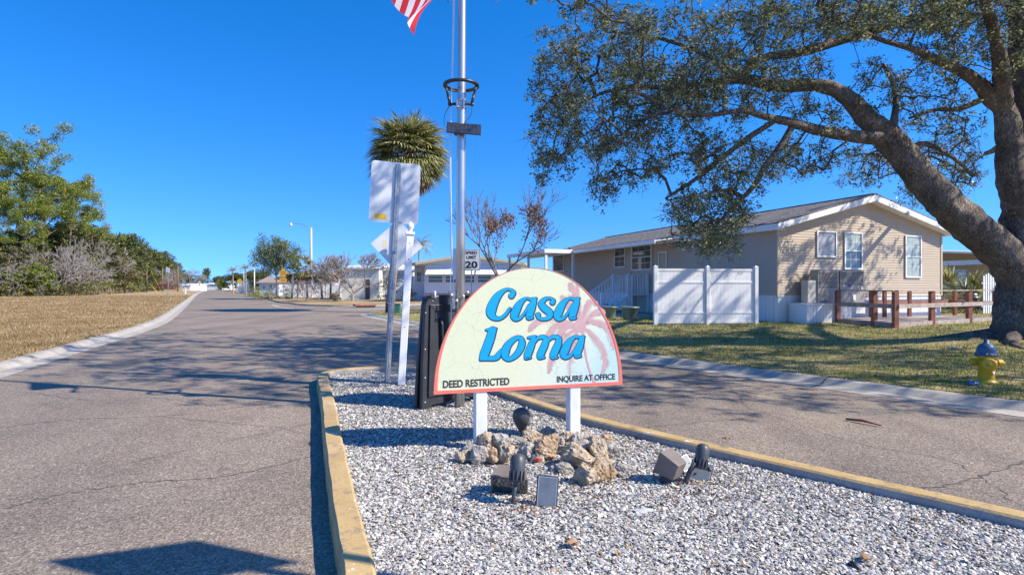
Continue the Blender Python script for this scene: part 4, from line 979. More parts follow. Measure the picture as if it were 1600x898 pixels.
# ------------------------------------------------------------------ the big oak
OX, OY = 11.42, 12.95
oak = thing('oak_tree', 'huge live oak with one long limb reaching left over the lawn behind the hydrant', 'tree', (OX, OY, .2))
def LB(*pts): return [(*at(px, py, d), rp/F*d) for px, py, d, rp in pts]
limbs = [
 LB((1592, 575, 12.95, 58), (1592, 545, 12.95, 47), (1592, 520, 12.95, 41), (1594, 480, 12.95, 37), (1596, 420, 12.95, 37), (1599, 350, 12.95, 36), (1599, 290, 12.95, 33), (1606, 220, 13, 31), (1608, 130, 13, 30), (1604, 50, 13, 27), (1596, -40, 13.1, 24), (1570, -160, 13.3, 18), (1520, -280, 13.4, 11), (1470, -360, 13.4, 6)),
 LB((1596, 440, 12.9, 30), (1570, 400, 12.85, 31), (1535, 370, 12.8, 31), (1500, 338, 12.7, 30), (1468, 308, 12.6, 28), (1440, 278, 12.6, 26), (1412, 243, 12.6, 24), (1385, 213, 12.6, 23), (1365, 196, 12.6, 20), (1350, 180, 12.6, 17), (1332, 160, 12.6, 15), (1308, 142, 12.65, 12.5), (1275, 133, 12.7, 11.5), (1232, 134, 12.8, 11.5), (1195, 131, 12.9, 10.5), (1163, 124, 13, 9), (1120, 128, 13.1, 7), (1060, 140, 13.3, 5.5), (1000, 135, 13.5, 4), (930, 150, 13.6, 2.8), (880, 190, 13.7, 1.8)),
 LB((1385, 214, 12.6, 16), (1345, 214, 12.4, 12.5), (1305, 209, 12.2, 10.5), (1265, 200, 12, 9), (1230, 190, 11.8, 7.5), (1190, 181, 11.6, 6), (1160, 173, 11.5, 5), (1100, 180, 11.3, 3.5), (1040, 170, 11.2, 2.5)),
 LB((1240, 193, 11.9, 6), (1222, 225, 11.9, 6), (1197, 258, 12, 6), (1178, 290, 12.1, 5), (1150, 320, 12.2, 3.5), (1120, 350, 12.3, 2.5)),
 LB((1215, 186, 11.7, 4.5), (1170, 215, 11.8, 5), (1130, 245, 11.9, 4.8), (1100, 270, 12, 4.2), (1075, 288, 12.1, 3.2), (1040, 310, 12.2, 2)),
 LB((1160, 126, 13, 7.5), (1170, 108, 13.2, 7.5), (1195, 90, 13.5, 7), (1250, 82, 13.8, 7.5), (1300, 68, 14, 8), (1350, 52, 14.2, 8.5), (1400, 38, 14.3, 8.5), (1460, 20, 14, 10), (1530, -10, 13.6, 12), (1590, -60, 13.2, 16)),
 LB((1596, 330, 12.8, 24), (1580, 280, 12.7, 23), (1577, 230, 12.65, 21), (1572, 180, 12.6, 18), (1555, 158, 12.6, 15), (1521, 124, 12.5, 11), (1490, 106, 12.4, 9), (1455, 90, 12.3, 7.5), (1420, 75, 12.2, 5.5), (1370, 60, 12.1, 4), (1310, 30, 12, 3)),
 LB((1570, 176, 12.6, 14), (1566, 130, 12.3, 13), (1560, 80, 12, 11), (1545, 20, 11.6, 9), (1520, -60, 11, 7), (1480, -150, 10.6, 5)),
 LB((1395, 200, 12.6, 8), (1400, 160, 12.9, 5), (1395, 130, 13.2, 4), (1380, 100, 13.4, 3)),
 LB((1412, 240, 12.6, 7), (1440, 225, 13.2, 5), (1470, 235, 14, 4), (1500, 255, 15, 3), (1520, 275, 16, 2)),
 LB((1545, 150, 12.6, 6), (1500, 170, 12.7, 4.5), (1460, 172, 12.9, 3.2), (1420, 185, 13, 2.2)),
 LB((1600, 250, 13, 20), (1680, 150, 13.6, 18), (1780, 60, 14.2, 14), (1900, -20, 15, 9), (2000, -60, 15.5, 5)),
 LB((1605, 120, 13, 20), (1640, 20, 12.3, 17), (1700, -120, 11.2, 12), (1750, -280, 10, 7)),
 LB((1604, 0, 13, 18), (1640, -60, 14.5, 14), (1660, -60, 16.5, 10), (1640, -20, 19, 6)),
 LB((1590, -60, 13.1, 14), (1450, -130, 12.6, 10), (1300, -170, 12.4, 8), (1150, -180, 12.6, 6), (1000, -150, 13, 4), (900, -110, 13.4, 3)),
 LB((1163, 124, 13, 5), (1100, 85, 13.6, 4.5), (1030, 60, 14.2, 3.5), (960, 50, 14.6, 2.5)),
 LB((1630, 300, 13, 12), (1700, 200, 15, 12), (1680, 200, 18, 9), (1600, 220, 20.5, 6), (1540, 240, 22, 4)),
]
tb = MB(); nodes = []; nrad = []
for li, L in enumerate(limbs):
    P = cr(L, 8); NS = 26 if li < 2 else 12
    ctr = [Vector(p[:3])+Vector((.07, 0, 0))*(li == 0) for p in P]; rad = [max(.006, p[3]*(.90 if li == 0 else .86)) for p in P]
    b0 = len(tb.v); tb.tube(ctr, rad, NS)
    for i in range(len(ctr)):
        for j in range(NS):
            v = Vector(tb.v[b0+i*NS+j]); o_ = v-ctr[i]; a = 2*math.pi*j/NS
            f = 1+.10*noise.noise(v*1.6)+.13*noise.noise(v*4.5)+.07*noise.noise(v*10)
            if li == 0:
                z = v.z-.2; fl_ = math.exp(-max(0, z)/.42)
                f += fl_*(.18+.26*max(0, math.sin(a*5+1.3*math.sin(a*2)))) + .06*math.sin(a*7+2*v.z)*math.exp(-max(0, z)/2.5)
            tb.v[b0+i*NS+j] = tuple(ctr[i]+o_*f)
    for i, c in enumerate(ctr):
        if c.z > 2.6 and li != 0 or c.z > 5: nodes.append(tuple(c)); nrad.append(rad[i])
# surface roots
for a, L_ in ((2.9, 1.7), (3.5, 1.3), (4.1, 1.9), (4.8, 1.2), (5.6, 1.6), (2.2, 1.3), (.4, 1.2)):
    P = []
    for k in range(8):
        t = k/7; rr = .12+(L_+.2)*t; aa = a+.3*math.sin(2.5*t+a); x, y = OX+rr*math.cos(aa), OY+rr*math.sin(aa)
        P.append((x, y, float(lawn_z(x, y))+.12*(1-t)**2-.03*t-.03))
    tb.tube(P, [.16*(1-k/7)**.8+.025 for k in range(8)], 10)
tb.smooth = True
tb.build('trunk', M['bark'], oak, False)
blobs = [(930, 60, 88, 62, 130), (875, 130, 42, 55, 70), (868, 205, 34, 50, 55), (850, 258, 14, 28, 12), (940, 175, 60, 60, 80), (1030, 85, 90, 75, 150), (985, 235, 66, 45, 75), (938, 290, 12, 26, 12), (885, 250, 14, 25, 8), (965, 285, 20, 22, 12),
 (1055, 210, 60, 60, 90), (1120, 130, 70, 60, 100), (1105, 335, 66, 42, 108), (1090, 375, 42, 28, 30), (1125, 300, 60, 30, 40), (1150, 372, 22, 22, 10), (1180, 55, 100, 58, 130), (1290, 25, 110, 32, 110), (1400, 20, 110, 32, 120), (1520, 18, 85, 32, 100), (1575, 75, 34, 45, 40), (1240, 110, 60, 26, 40),
 (1380, 130, 60, 40, 34), (1450, 150, 60, 50, 45), (1490, 66, 70, 36, 80), (1390, 232, 60, 30, 30), (1340, 262, 55, 30, 48), (1450, 262, 60, 40, 70), (1505, 255, 30, 50, 38), (1440, 305, 40, 16, 16), (1215, 160, 60, 26, 22), (1130, 245, 60, 34, 55), (1205, 260, 55, 32, 40), (1270, 240, 60, 26, 26), (1040, 140, 80, 50, 80), (1500, 190, 36, 36, 22), (1290, 175, 60, 26, 16)]
CL, vis = [], []
for px, py, rx, ry, cnt in blobs:
    for _ in range(int(cnt*.92)):
        a = random.uniform(0, 6.28); r_ = math.sqrt(random.random())*1.05
        d_ = random.gauss(12.9, 1.15) if not (px > 1400 and py > 200 or px in (1390, 1340)) else random.uniform(13.5, 22)
        CL.append(tuple(at(px+rx*r_*math.cos(a), py+ry*r_*math.sin(a), min(max(d_, 10.2), 20)))); vis.append(True)
for cx, cy, cz, ax, ay, az, cn in ((13.2, 7.4, 7.6, 5.5, 3.2, 2.2, 260), (19.0, 19.6, 8.2, 4.5, 3.2, 2.6, 330), (4.5, 11.5, 9.5, 5, 5, 1.8, 70)):
    k = 0
    while k < cn:
        a, b_, c_ = random.uniform(-1, 1), random.uniform(-1, 1), random.uniform(-1, 1)
        if a*a+b_*b_+c_*c_ > 1: continue
        x, y, z = cx+ax*a, cy+ay*b_, cz+az*c_; px, py = 800+F*x/y, HZ-F*(z-CH)/y
        k += 1
        if -8 < py < 720 and -10 < px < 1606: continue
        if noise.noise(Vector((x*.5, y*.5, z*.5))) < -.1: continue
        CL.append((x, y, z)); vis.append(False)
k = 0
while k < 1250:
    a, b_, c_ = random.uniform(-1, 1), random.uniform(-1, 1), random.uniform(-.75, 1)
    if a*a+b_*b_+c_*c_ > 1: continue
    x, y, z = 11.0+13.0*a, 13.6+9.6*b_, 8.9+4.3*c_
    px, py = 800+F*x/y, HZ-F*(z-CH)/y
    if -8 < py < 720 and -10 < px < 1606: continue
    if z < 4.6 or noise.noise(Vector((x*.33, y*.33, z*.33))) < -.12: continue
    CL.append((x, y, z)); vis.append(False); k += 1
CL = np.array(CL); vis = np.array(vis)
nodes = np.array(nodes); 
D0 = np.array([np.min(((nodes-c)**2).sum(1)) for c in CL]); order = np.argsort(D0)
NP = np.zeros((len(nodes)+3*len(CL), 3)); NP[:len(nodes)] = nodes; cnt = len(nodes); par = {}; load = {}
for i in order:
    c = CL[i]; dd_ = ((NP[:cnt]-c)**2).sum(1); j = int(np.argmin(dd_)); L_ = math.sqrt(dd_[j])
    a = NP[j]; prev = j
    for t in (.5, 1.0):
        p = a+(c-a)*t; p = p+RNG.normal(0, .05*L_, 3)*(t < 1); p[2] += (.12 if t < 1 else 0)*L_
        NP[cnt] = p; par[cnt] = prev; prev = cnt; cnt += 1
        if L_ < .5 and t == .5: pass
for i in range(cnt-1, len(nodes)-1, -1):
    load[i] = load.get(i, 0)+1; pr = par[i]; load[pr] = load.get(pr, 0)+load[i]
wb = WB()
for i in range(len(nodes), cnt):
    pr = par[i]; ra = .0046*(load[i]+2)**.46; wb.seg(NP[pr], NP[i], ra*1.05, ra*.9)
# little bare twigs
for c in CL[vis][::2]:
    for _ in range(3):
        dv = rand_unit(1)[0]*RNG.uniform(.2, .45); dv[2] -= .08; wb.seg(c, c+dv, .005, .002)
V, Fq = wb.arrays(5); fast('branches', V, Fq, M['bark'], oak, False, True)
def oak_leaves(C, per, rad, size):
    n = len(C); sub = 5; S_ = np.repeat(C, sub, 0)+rand_unit(n*sub)*RNG.uniform(.1, 1, (n*sub, 1))*rad; S_[:, 2] -= .04
    k = per//sub; P = np.repeat(S_, k, 0)+rand_unit(n*sub*k)*RNG.uniform(.2, 1, (n*sub*k, 1))*rad*.40
    return leaf_quads(P, size, .5, up=.5)
V1, F1 = oak_leaves(CL[vis], 60, .27, .064); V2, F2 = oak_leaves(CL[~vis], 45, .42, .11)
fast('crown', np.concatenate([V1, V2]), np.concatenate([F1, F2+len(V1)]), M['oakleaf'], oak, False)

# ------------------------------------------------------------------ palms
def fan(V, p, d, pet, rad, nl=20, droop=.45, spread=2.5):
    """costapalmate fan: petiole is left to the caller; V collects quads"""
    p = Vector(p); d = Vector(d).normalized(); side = d.cross(UP)
    if side.length < .1: side = Vector((1, 0, 0))
    side.normalize(); c = p+d*pet; sag = Vector((0, 0, -1))
    for j in range(nl):
        a = (j/(nl-1)-.5)*spread; dd_ = (d*math.cos(a)+side*math.sin(a)).normalized(); L_ = rad*(.8+.2*math.cos(a))*random.uniform(.88, 1.08)
        wv = dd_.cross(UP+side*random.gauss(0, .5)).normalized(); q = c; w0 = rad*.02
        pts = [q]; cur = dd_.copy()
        for s in range(3):
            cur = (cur+sag*droop*(.25+.6*s)*random.uniform(.8, 1.2)).normalized(); q = q+cur*L_/3; pts.append(q)
        ws = (w0*.5, rad*.034, rad*.026, rad*.004)
        for s in range(3): V += [pts[s]-wv*ws[s], pts[s]+wv*ws[s], pts[s+1]+wv*ws[s+1], pts[s+1]-wv*ws[s+1]]
def quads(V): return np.array([tuple(v) for v in V]), np.arange(len(V)).reshape(-1, 4)
def sabal(name, label, cat, loc, h, rad, nl=46, nd=22, lean=(0, 0), tr=.17, group=None, fr=1.0):
    wb = WB(); P = cr([(0, 0, -.1), (lean[0]*.25, lean[1]*.2, h*.3), (lean[0]*.7, lean[1]*.7, h*.7), (lean[0], lean[1], h)], 7)
    for i in range(len(P)-1): wb.seg(P[i], P[i+1], tr*(1.15-.25*i/len(P)), tr*(1.13-.25*i/len(P)))
    top = Vector(P[-1]); G, Dd = [], []
    for i in range(nl+nd):
        dead = i >= nl; az = i*2.39996; f = i/(nl-1) if not dead else 0
        el = (1.35-1.95*f**.85) if not dead else random.uniform(-1.3, -.55)
        d = Vector((math.cos(az)*math.cos(el), math.sin(az)*math.cos(el), math.sin(el)))
        pet = rad*.48*random.uniform(.8, 1.15)*(1 if not dead else .75); r_ = rad*.62*fr*random.uniform(.85, 1.1)
        s = top+Vector((0, 0, random.uniform(-.25, .2))); wb.seg(s, s+d*pet, .018, .010)
        fan(Dd if dead else G, s, d, pet, r_, 18, .30 if not dead else .5)
    return tree_obj(name, label, cat, loc, wb, quads(G), M['palmbark'], M['palmleaf'], group, 'fronds', ('dead_fronds', quads(Dd), M['deadfrond']) if Dd else None)
def gpz(px, d): return ((px-800)/F*d, d)
x, y = gpz(608, 35); random.seed(5); sabal('sabal_palm', 'tall sabal palm with a shaggy skirt behind the white vinyl post', 'palm', (x, y, .1), 9.45, 2.6, 150, 90, (1.15, .1), .25)

def palmetto(name, label, loc, n, rad, group=None, mat='palmleaf'):
    G = []; wb = WB()
    for i in range(n):
        az = i*2.4; el = random.uniform(.35, 1.35); d = Vector((math.cos(az)*math.cos(el), math.sin(az)*math.cos(el), math.sin(el)))
        s = Vector((random.gauss(0, rad*.15), random.gauss(0, rad*.15), 0)); pet = rad*random.uniform(.5, 1); wb.seg(s, s+d*pet, .012, .008); fan(G, s, d, pet, rad*.55, 18, .16)
    return tree_obj(name, label, 'palm', loc, wb, quads(G), M['midpetiole'], M[mat], group, 'fronds')
M['midpetiole'] = simple('green_stalk', (.10, .13, .04), (.18, .20, .08), 9, .6)
x, y = gpz(1510, 29); palmetto('fan_palm', 'green fan palm under the neighbouring carport roof behind the wooden rail', (x, y, .3), 26, 1.75)
x, y = gpz(1541, 30.5); palmetto('fan_palm', 'smaller fan palm close to the oak trunk beside the white slatted panel', (x, y, .3), 14, 1.5)
x, y = gpz(1484, 27.5); palmetto('fan_palm', 'yellowed fan palm seedling at the right corner of the beige house', (x, y, .3), 9, .95, None, 'deadfrond')

def feather(name, label, loc, h, fl_, nf=16, tr=.12, group=None, lean=(0, 0)):
    wb = WB(); P = cr([(0, 0, -.1), (lean[0]*.3, lean[1]*.3, h*.4), (lean[0], lean[1], h)], 6); G = []
    for i in range(len(P)-1): wb.seg(P[i], P[i+1], tr*(1.2-.4*i/len(P)), tr*(1.18-.4*i/len(P)))
    top = Vector(P[-1])
    for i in range(nf):
        az = i*2.4; el = 1.25-1.3*(i/nf); d = Vector((math.cos(az)*math.cos(el), math.sin(az)*math.cos(el), math.sin(el))); q = top.copy(); cur = d
        for s in range(8):
            cur = (cur+Vector((0, 0, -.17-.02*s))).normalized(); q2 = q+cur*fl_/8; wb.seg(q, q2, .02, .014); sd = cur.cross(UP).normalized()
            for sg in (-1, 1):
                for tt in (.2, .7):
                    b0 = q.lerp(q2, tt); t1 = b0+(sd*sg*.8+cur*.5-UP*.55).normalized()*fl_*.20*(1.1-s/9); wv = cur*fl_*.018
                    G += [b0-wv, b0+wv, t1+wv*.3, t1-wv*.3]
            q = q2
    return tree_obj(name, label, 'palm', loc, wb, quads(G), M['palebark'], M['palmleaf'], group, 'fronds')

# ------------------------------------------------------------------ broadleaf, pine and bare tree builders (local space, base at origin)
def broad(h, w, nb=70, per=60, ls=.22, low=.15, trunk=.2, seed=1, flat=.75, holes=.0):
    random.seed(seed); wb = WB(); C = []
    lobes = [(random.uniform(-.55, .55)*w*.5, random.uniform(-.55, .55)*w*.5, h*random.uniform(low+.25, .82), w*random.uniform(.20, .34)) for _ in range(9)]
    lobes.append((0, 0, h*.78, w*.26))
    for i in range(nb):
        lx, ly, lz, lr = random.choice(lobes); u = rand_unit(1)[0]; r_ = lr*random.uniform(.55, 1.0); c = (lx+u[0]*r_, ly+u[1]*r_, max(h*low, lz+u[2]*r_*.85)); C.append(c)
    top = Vector((0, 0, h*.35)); wb.seg((0, 0, -.1), top, trunk, trunk*.75)
    for lx, ly, lz, lr in lobes:
        m_ = Vector((lx*.5, ly*.5, (h*.35+lz)/2)); wb.seg(top, m_, trunk*.5, trunk*.35); wb.seg(m_, (lx, ly, lz), trunk*.35, trunk*.12)
    for c in C[::2]:
        l = min(lobes, key=lambda q: (q[0]-c[0])**2+(q[1]-c[1])**2+(q[2]-c[2])**2); wb.seg(l[:3], c, trunk*.12, trunk*.05)
    return wb, leaf_quads(clumps(C, per, w*.085, flat), ls, .6, up=.35)
def pine(h, w, seed, per=60, ls=.42, start=.45, lean=.06):
    random.seed(seed); wb = WB(); C = []
    P = cr([(0, 0, -.2), (h*lean*.3, 0, h*.35), (h*lean*.8, h*.02, h*.7), (h*lean*1.4, 0, h*.97)], 8)
    for i in range(len(P)-1): wb.seg(P[i], P[i+1], h*.017*(1.1-.9*i/len(P)), h*.017*(1.1-.9*(i+1)/len(P)))
    for i in range(17):
        t = start+(1-start)*i/16; k = int(t*(len(P)-1)); b_ = Vector(P[k]); az = i*2.4+random.uniform(-.5, .5)
        L_ = w*.5*(1.05-.55*((t-start)/(1-start))**1.4)*random.uniform(.6, 1.1); d = Vector((math.cos(az), math.sin(az), random.uniform(.15, 1.0)))
        q = b_; pr = b_
        for s in range(3):
            q = pr+d*L_/3+Vector((random.gauss(0, .3), random.gauss(0, .3), random.gauss(.12, .3))); wb.seg(pr, q, h*.005*(1-.25*s), h*.005*(.75-.2*s)); pr = q
            if s:
                for _ in range(2 if s == 1 else 3):
                    c = q+Vector((random.gauss(0, L_*.24), random.gauss(0, L_*.24), random.uniform(-.6, 1.6))); wb.seg(q, c, .04, .02); C.append(c)
    C.append(Vector(P[-1]))
    return wb, leaf_quads(clumps(C, per, w*.085, .8), ls, .28, up=.1)
def bare(h, w, seed, depth=5, ang=.42, r=.1, kids=(2, 3), twigs=0, up=.12, rmin=.012, trunkfrac=.26, shrink=.78):
    random.seed(seed); wb = WB(); tips = []
    l0 = h*trunkfrac; wb.seg((0, 0, -.1), (0, 0, l0), r, r*.85)
    for j in range(3):
        a = j*2.1+random.uniform(-.3, .3); grow(wb, (0, 0, l0*random.uniform(.85, 1)), (math.cos(a)*w/h, math.sin(a)*w/h, 1), (h-l0)*.30, r*.6, depth, tips, ang, up, kids, shrink, .1, rmin)
    if twigs:
        for p in tips[::2]:
            for _ in range(twigs):
                d = rand_unit(1)[0]; d[2] = abs(d[2]); wb.seg(p, tuple(np.array(p)+d*h*.05), rmin*.6, rmin*.3)
    return wb, tips

# ------------------------------------------------------------------ tree line on the left
protos = {}
def proto(kind, var):
    key = (kind, var)
    if key in protos: return None
    if kind == 'pine': wb, lf = pine(22, 14, 10+var, 170, .42); return wb, lf, 'darkbark', 'pineleaf'
    if kind == 'broad': wb, lf = broad(13, 12, 240, 46, .46, .03, .22, 20+var); return wb, lf, 'darkbark', 'broadleaf'
    if kind == 'olive': wb, lf = broad(11, 11, 220, 42, .42, .02, .2, 30+var); return wb, lf, 'darkbark', 'olive'
    if kind == 'lime': wb, lf = broad(6, 6, 130, 36, .34, .0, .12, 40+var); return wb, lf, 'darkbark', 'lime'
    if kind == 'bare': wb, tips = bare(9, 10, 50+var, 5, .5, .16, (2, 3), 1, .03, .03, .12); return wb, None, 'palebark', None
    if kind == 'shrub':
        random.seed(60+var); C = [(random.gauss(0, 1.4), random.gauss(0, 1.2), random.uniform(.1, 2.0)) for _ in range(60)]; wb = WB(); wb.seg((0, 0, -.1), (0, 0, 1), .06, .04); return wb, leaf_quads(clumps(C, 30, .6), .34, .4, up=.2), 'darkbark', 'olive'
    if kind == 'palmetto':
        random.seed(70+var); G = []; wb = WB()
        for i in range(26):
            az = i*2.4; el = random.uniform(-.1, 1.3); d = Vector((math.cos(az)*math.cos(el), math.sin(az)*math.cos(el), math.sin(el))); s = Vector((random.gauss(0, .5), random.gauss(0, .5), random.uniform(.2, 1.6))); wb.seg((s.x, s.y, -.1), s, .05, .05); fan(G, s, d, .8, 1.15, 12, .3)
        return wb, quads(G), 'palmbark', 'palmleaf'
def place(kind, var, px, d, h, label, name, cat, group='trees and bushes of the wood left of the road', base=KZ, wide=1.0):
    key = (kind, var); ref = {'pine': 24.8, 'broad': 14, 'olive': 11, 'lime': 6, 'bare': 9, 'shrub': 2.6, 'palmetto': 3.0}[kind]; x, y = gpz(px, d)
    if key not in protos:
        wb, lf, wm, lm = proto(kind, var); o = tree_obj(name, label, cat, (0, 0, 0), wb, lf, M[wm], M[lm] if lm else None, group, 'fronds' if kind == 'palmetto' else 'crown'); protos[key] = o
    else: o = copy_tree(protos[key])
    s = h/ref; o.location = (x, y, base); o.scale = (s*wide, s*wide, s); o.rotation_euler = (0, 0, (px*1.7) % 6.28)
    o.name = name; tag(o, label, cat, group); return o
def hpx(top, d): return CH+(HZ-top)/F*d-KZ
TL = [('pine', 0, 22, 97, 212, 'tallest flat-topped pine at the left edge of the photo'), ('pine', 1, 66, 95, 252, 'lime-tinted pine below the tallest one'), ('pine', 2, 104, 101, 272, 'pine standing right of the tallest one with tufted rounded top'),
 ('pine', 0, -34, 90, 236, 'pine cut by the left edge of the photo'), ('pine', 1, 128, 112, 318, 'smaller pine leaning over the grey bare thicket'), ('pine', 2, 38, 88, 305, 'low yellow-green pine in front of the tall pines'),
 ('broad', 0, 18, 92, 352, 'dark evergreen at the far left under the pines'), ('broad', 1, 152, 118, 352, 'rounded evergreen right of the last pine'), ('broad', 2, 182, 132, 358, 'dense evergreen behind the wooden utility pole'), ('broad', 0, 207, 152, 372, 'evergreen just right of the wooden utility pole'),
 ('broad', 1, 226, 178, 380, 'tapering evergreen near the far end of the wood'), ('broad', 2, 241, 215, 388, 'last large evergreen at the far end of the wood'), ('broad', 1, 68, 100, 345, 'evergreen with a lumpy crown below the second pine'), ('broad', 2, 112, 108, 342, 'evergreen behind the grey bare thicket'),
 ('olive', 0, 36, 86, 392, 'olive-brown bush tree at the left edge of the field'), ('olive', 1, 172, 118, 392, 'olive thicket tree left of the wooden utility pole'), ('olive', 0, 128, 100, 392, 'olive-brown tree low beside the bare thicket'), ('olive', 1, 200, 138, 405, 'olive tree right behind the wooden utility pole'), ('olive', 0, 250, 225, 405, 'thin olive tree past the end of the wood'), ('olive', 1, -6, 84, 385, 'olive bush cut by the left edge of the photo'),
 ('bare', 0, 92, 88, 372, 'grey leafless tree in the thicket below the pines'), ('bare', 1, 138, 97, 372, 'pale leafless tree with fine upswept twigs left of the utility pole'), ('bare', 0, 62, 86, 395, 'small leafless tree low at the edge of the field'), ('bare', 1, 18, 83, 392, 'leafless brown tree at the far left'), ('bare', 1, 113, 90, 398, 'leafless shrub right of the grey bare tree'), ('bare', 0, 237, 190, 412, 'far leafless tree beyond the utility poles'),
 ('broad', 0, 252, 235, 396, 'evergreen closing the wood beyond the last large one'), ('broad', 1, 263, 250, 404, 'lower evergreen past the end of the wood'), ('olive', 1, 274, 265, 409, 'olive tree tapering off at the far end of the wood'), ('broad', 2, 283, 280, 419, 'small dark tree at the very end of the wood'),
 ('lime', 0, 66, 84, 412, 'bright green bush at the foot of the bare trees'), ('lime', 0, 212, 140, 432, 'bright bush near the double white sign'), ('lime', 0, 26, 82, 425, 'bright green bush at the far left of the field edge'),
 ('shrub', 0, -8, 80, 440, 'low scrub at the left edge of the photo'), ('shrub', 1, 12, 81, 437, 'low scrub below the left-hand pines'), ('shrub', 0, 46, 83, 440, 'low scrub left of the bright green bush'), ('shrub', 1, 84, 85, 438, 'low scrub at the foot of the grey leafless tree'), ('shrub', 0, 106, 88, 440, 'low scrub left of the palmettos'), ('shrub', 1, 218, 150, 447, 'low scrub right of the utility pole'), ('shrub', 0, 240, 175, 446, 'low scrub at the far end of the field'),
 ('palmetto', 0, 122, 92, 433, 'leftmost palmetto clump at the edge of the wood'), ('palmetto', 1, 136, 97, 432, 'palmetto clump below the pale leafless tree'), ('palmetto', 0, 152, 103, 433, 'broad palmetto clump midway along the wood'), ('palmetto', 1, 168, 110, 434, 'palmetto clump left of the utility pole'), ('palmetto', 0, 184, 120, 436, 'palmetto clump just left of the utility pole foot'), ('palmetto', 1, 206, 132, 438, 'palmetto clump right of the utility pole'), ('palmetto', 0, 226, 150, 441, 'farthest palmetto clump of the wood')]
NM = {'pine': ('pine_tree', 'tree'), 'broad': ('evergreen_tree', 'tree'), 'olive': ('evergreen_tree', 'tree'), 'bare': ('bare_tree', 'tree'), 'lime': ('bush', 'bush'), 'shrub': ('bush', 'bush'), 'palmetto': ('palmetto', 'palm')}
for kind, var, px, d, top, lab in TL: place(kind, var, px, d, hpx(top, d), lab, *NM[kind], wide=1.15 if kind in ('shrub', 'lime', 'palmetto') else 1.0)
# backing wood, far and uncountable, closes the gaps under the crowns
random.seed(3); C = []
for i in range(900):
    t = random.random(); px = -40+300*t; d = 112+150*t**2+random.uniform(0, 12); x, y = gpz(px, d); C.append((x, y, random.uniform(.3, (8.5 if px < 150 else 10))))
Vq, Fq = leaf_quads(clumps(C, 26, 1.7), .75, .6, up=.3)
tag(fast('woodland', Vq, Fq, M['broadleaf']), 'dense dark woodland filling in behind the edge trees', 'woodland', kind='stuff')

# ------------------------------------------------------------------ trees along the far road
FG = 'trees along the far end of the road'
for kind, var, px, d, top, lab in [('olive', 0, 265, 250, 428, 'low brown-green tree just past the wood'), ('bare', 0, 290, 175, 412, 'thin leafless tree standing alone beyond the field'), ('olive', 1, 303, 260, 429, 'rounded tree left of the tall dark far tree'), ('broad', 0, 338, 270, 430, 'far tree above the white house at the road end'), ('broad', 1, 352, 230, 427, 'far evergreen right of the road end'), ('broad', 2, 372, 190, 424, 'evergreen behind the far yellow signs'), ('broad', 0, 390, 170, 420, 'dark evergreen left of the big spreading tree'), ('olive', 0, 313, 250, 432, 'small far tree above the end of the gutter'), ('broad', 1, 404, 130, 418, 'evergreen tucked behind the big spreading tree'), ('lime', 0, 346, 190, 437, 'bright far bush at the road end')]:
    place(kind, var, px, d, hpx(top, d), lab, NM[kind][0], NM[kind][1], FG)
o = place('broad', 2, 322, 255, hpx(416, 255), 'tall narrow dark tree at the far road end', 'evergreen_tree', 'tree', FG, wide=.42)
for px, d, top, lab in [(364, 120, 419, 'left one of two far feather palms right of the road'), (384, 112, 415, 'right one of two far feather palms right of the road'), (466, 73, 398, 'tall palm left of the street lamp'), (655, 62, 378, 'palm peeping out right of the white vinyl post')]:
    x, y = gpz(px, d); random.seed(px); feather('feather_palm', lab, (x, y, KZ), hpx(top, d)-.4, 1.7 if px < 640 else 2.2, 18, .12)
for px, d, top, r_, lab, s in [(480, 70, 408, 1.7, 'sabal palm just left of the lamp pole', 3), (503, 70, 414, 1.5, 'sabal palm with brown skirt right of the lamp pole', 4), (516, 70, 412, 1.6, 'leaning sabal palm beside the cream shed', 5), (456, 72, 415, 1.7, 'sabal palm behind the green street name sign', 6)]:
    x, y = gpz(px, d); random.seed(s); sabal('sabal_palm', lab, 'palm', (x, y, KZ), hpx(top, d)-.9, r_, 26, 14, (random.uniform(-.4, .4), 0), .13, 'small sabal palms across the side street')
random.seed(11); wb, lf = broad(7.6, 7.2, 260, 50, .17, .30, .13, 81, .7); x, y = gpz(432, 70)
tree_obj('spreading_tree', 'airy round-crowned green tree behind the yellow warning sign', 'tree', (x, y, KZ), wb, lf, M['palebark'], M['midleaf'])
wb, tips = bare(4.6, 6.8, 8, 6, .44, .15, (2, 3), 1, .06, .024, .16, .84); x, y = gpz(551, 57)
t_ = tree_obj('frangipani_tree', 'grey leafless frangipani with stubby forking branches in front of the cream shed', 'tree', (x, y, KZ), wb, None, M['palebark'], None)
wb, tips = bare(6.4, 6.2, 14, 5, .36, .10, (2, 3), 1, .14, .011, .28, .80); x, y = gpz(782, 31)
sel = [p for p in wb.B if -.5 < p[0] < 2.2 and 2.6 < p[2] < 5.4 and (p[0] > .1 or p[2] < 4.6)]; random.shuffle(sel)
lf = leaf_quads(clumps(sel[:330], 7, .38), .12, .6); 
tree_obj('bare_tree', 'half-bare tree with russet leaves behind the speed limit sign', 'tree', (x, y, .2), wb, lf, M['brownbark'], M['rustleaf'], None, 'russet_leaves')
def bush(px, d, w_, h_, mat, lab, n=26, per=26, ls=.12, name='bush', group=None):
    x, y = gpz(px, d); C = [(random.gauss(0, w_*.24), random.gauss(0, w_*.2), random.uniform(.08, h_*.85)) for _ in range(n)]; wb = WB()
    for c in C[:8]: wb.seg((0, 0, 0), c, .02, .01)
    return tree_obj(name, lab, 'bush', (x, y, KZ), wb, leaf_quads(clumps(C, per, w_*.16), ls, .55, up=.2), M['brownbark'], M[mat], group, 'foliage')
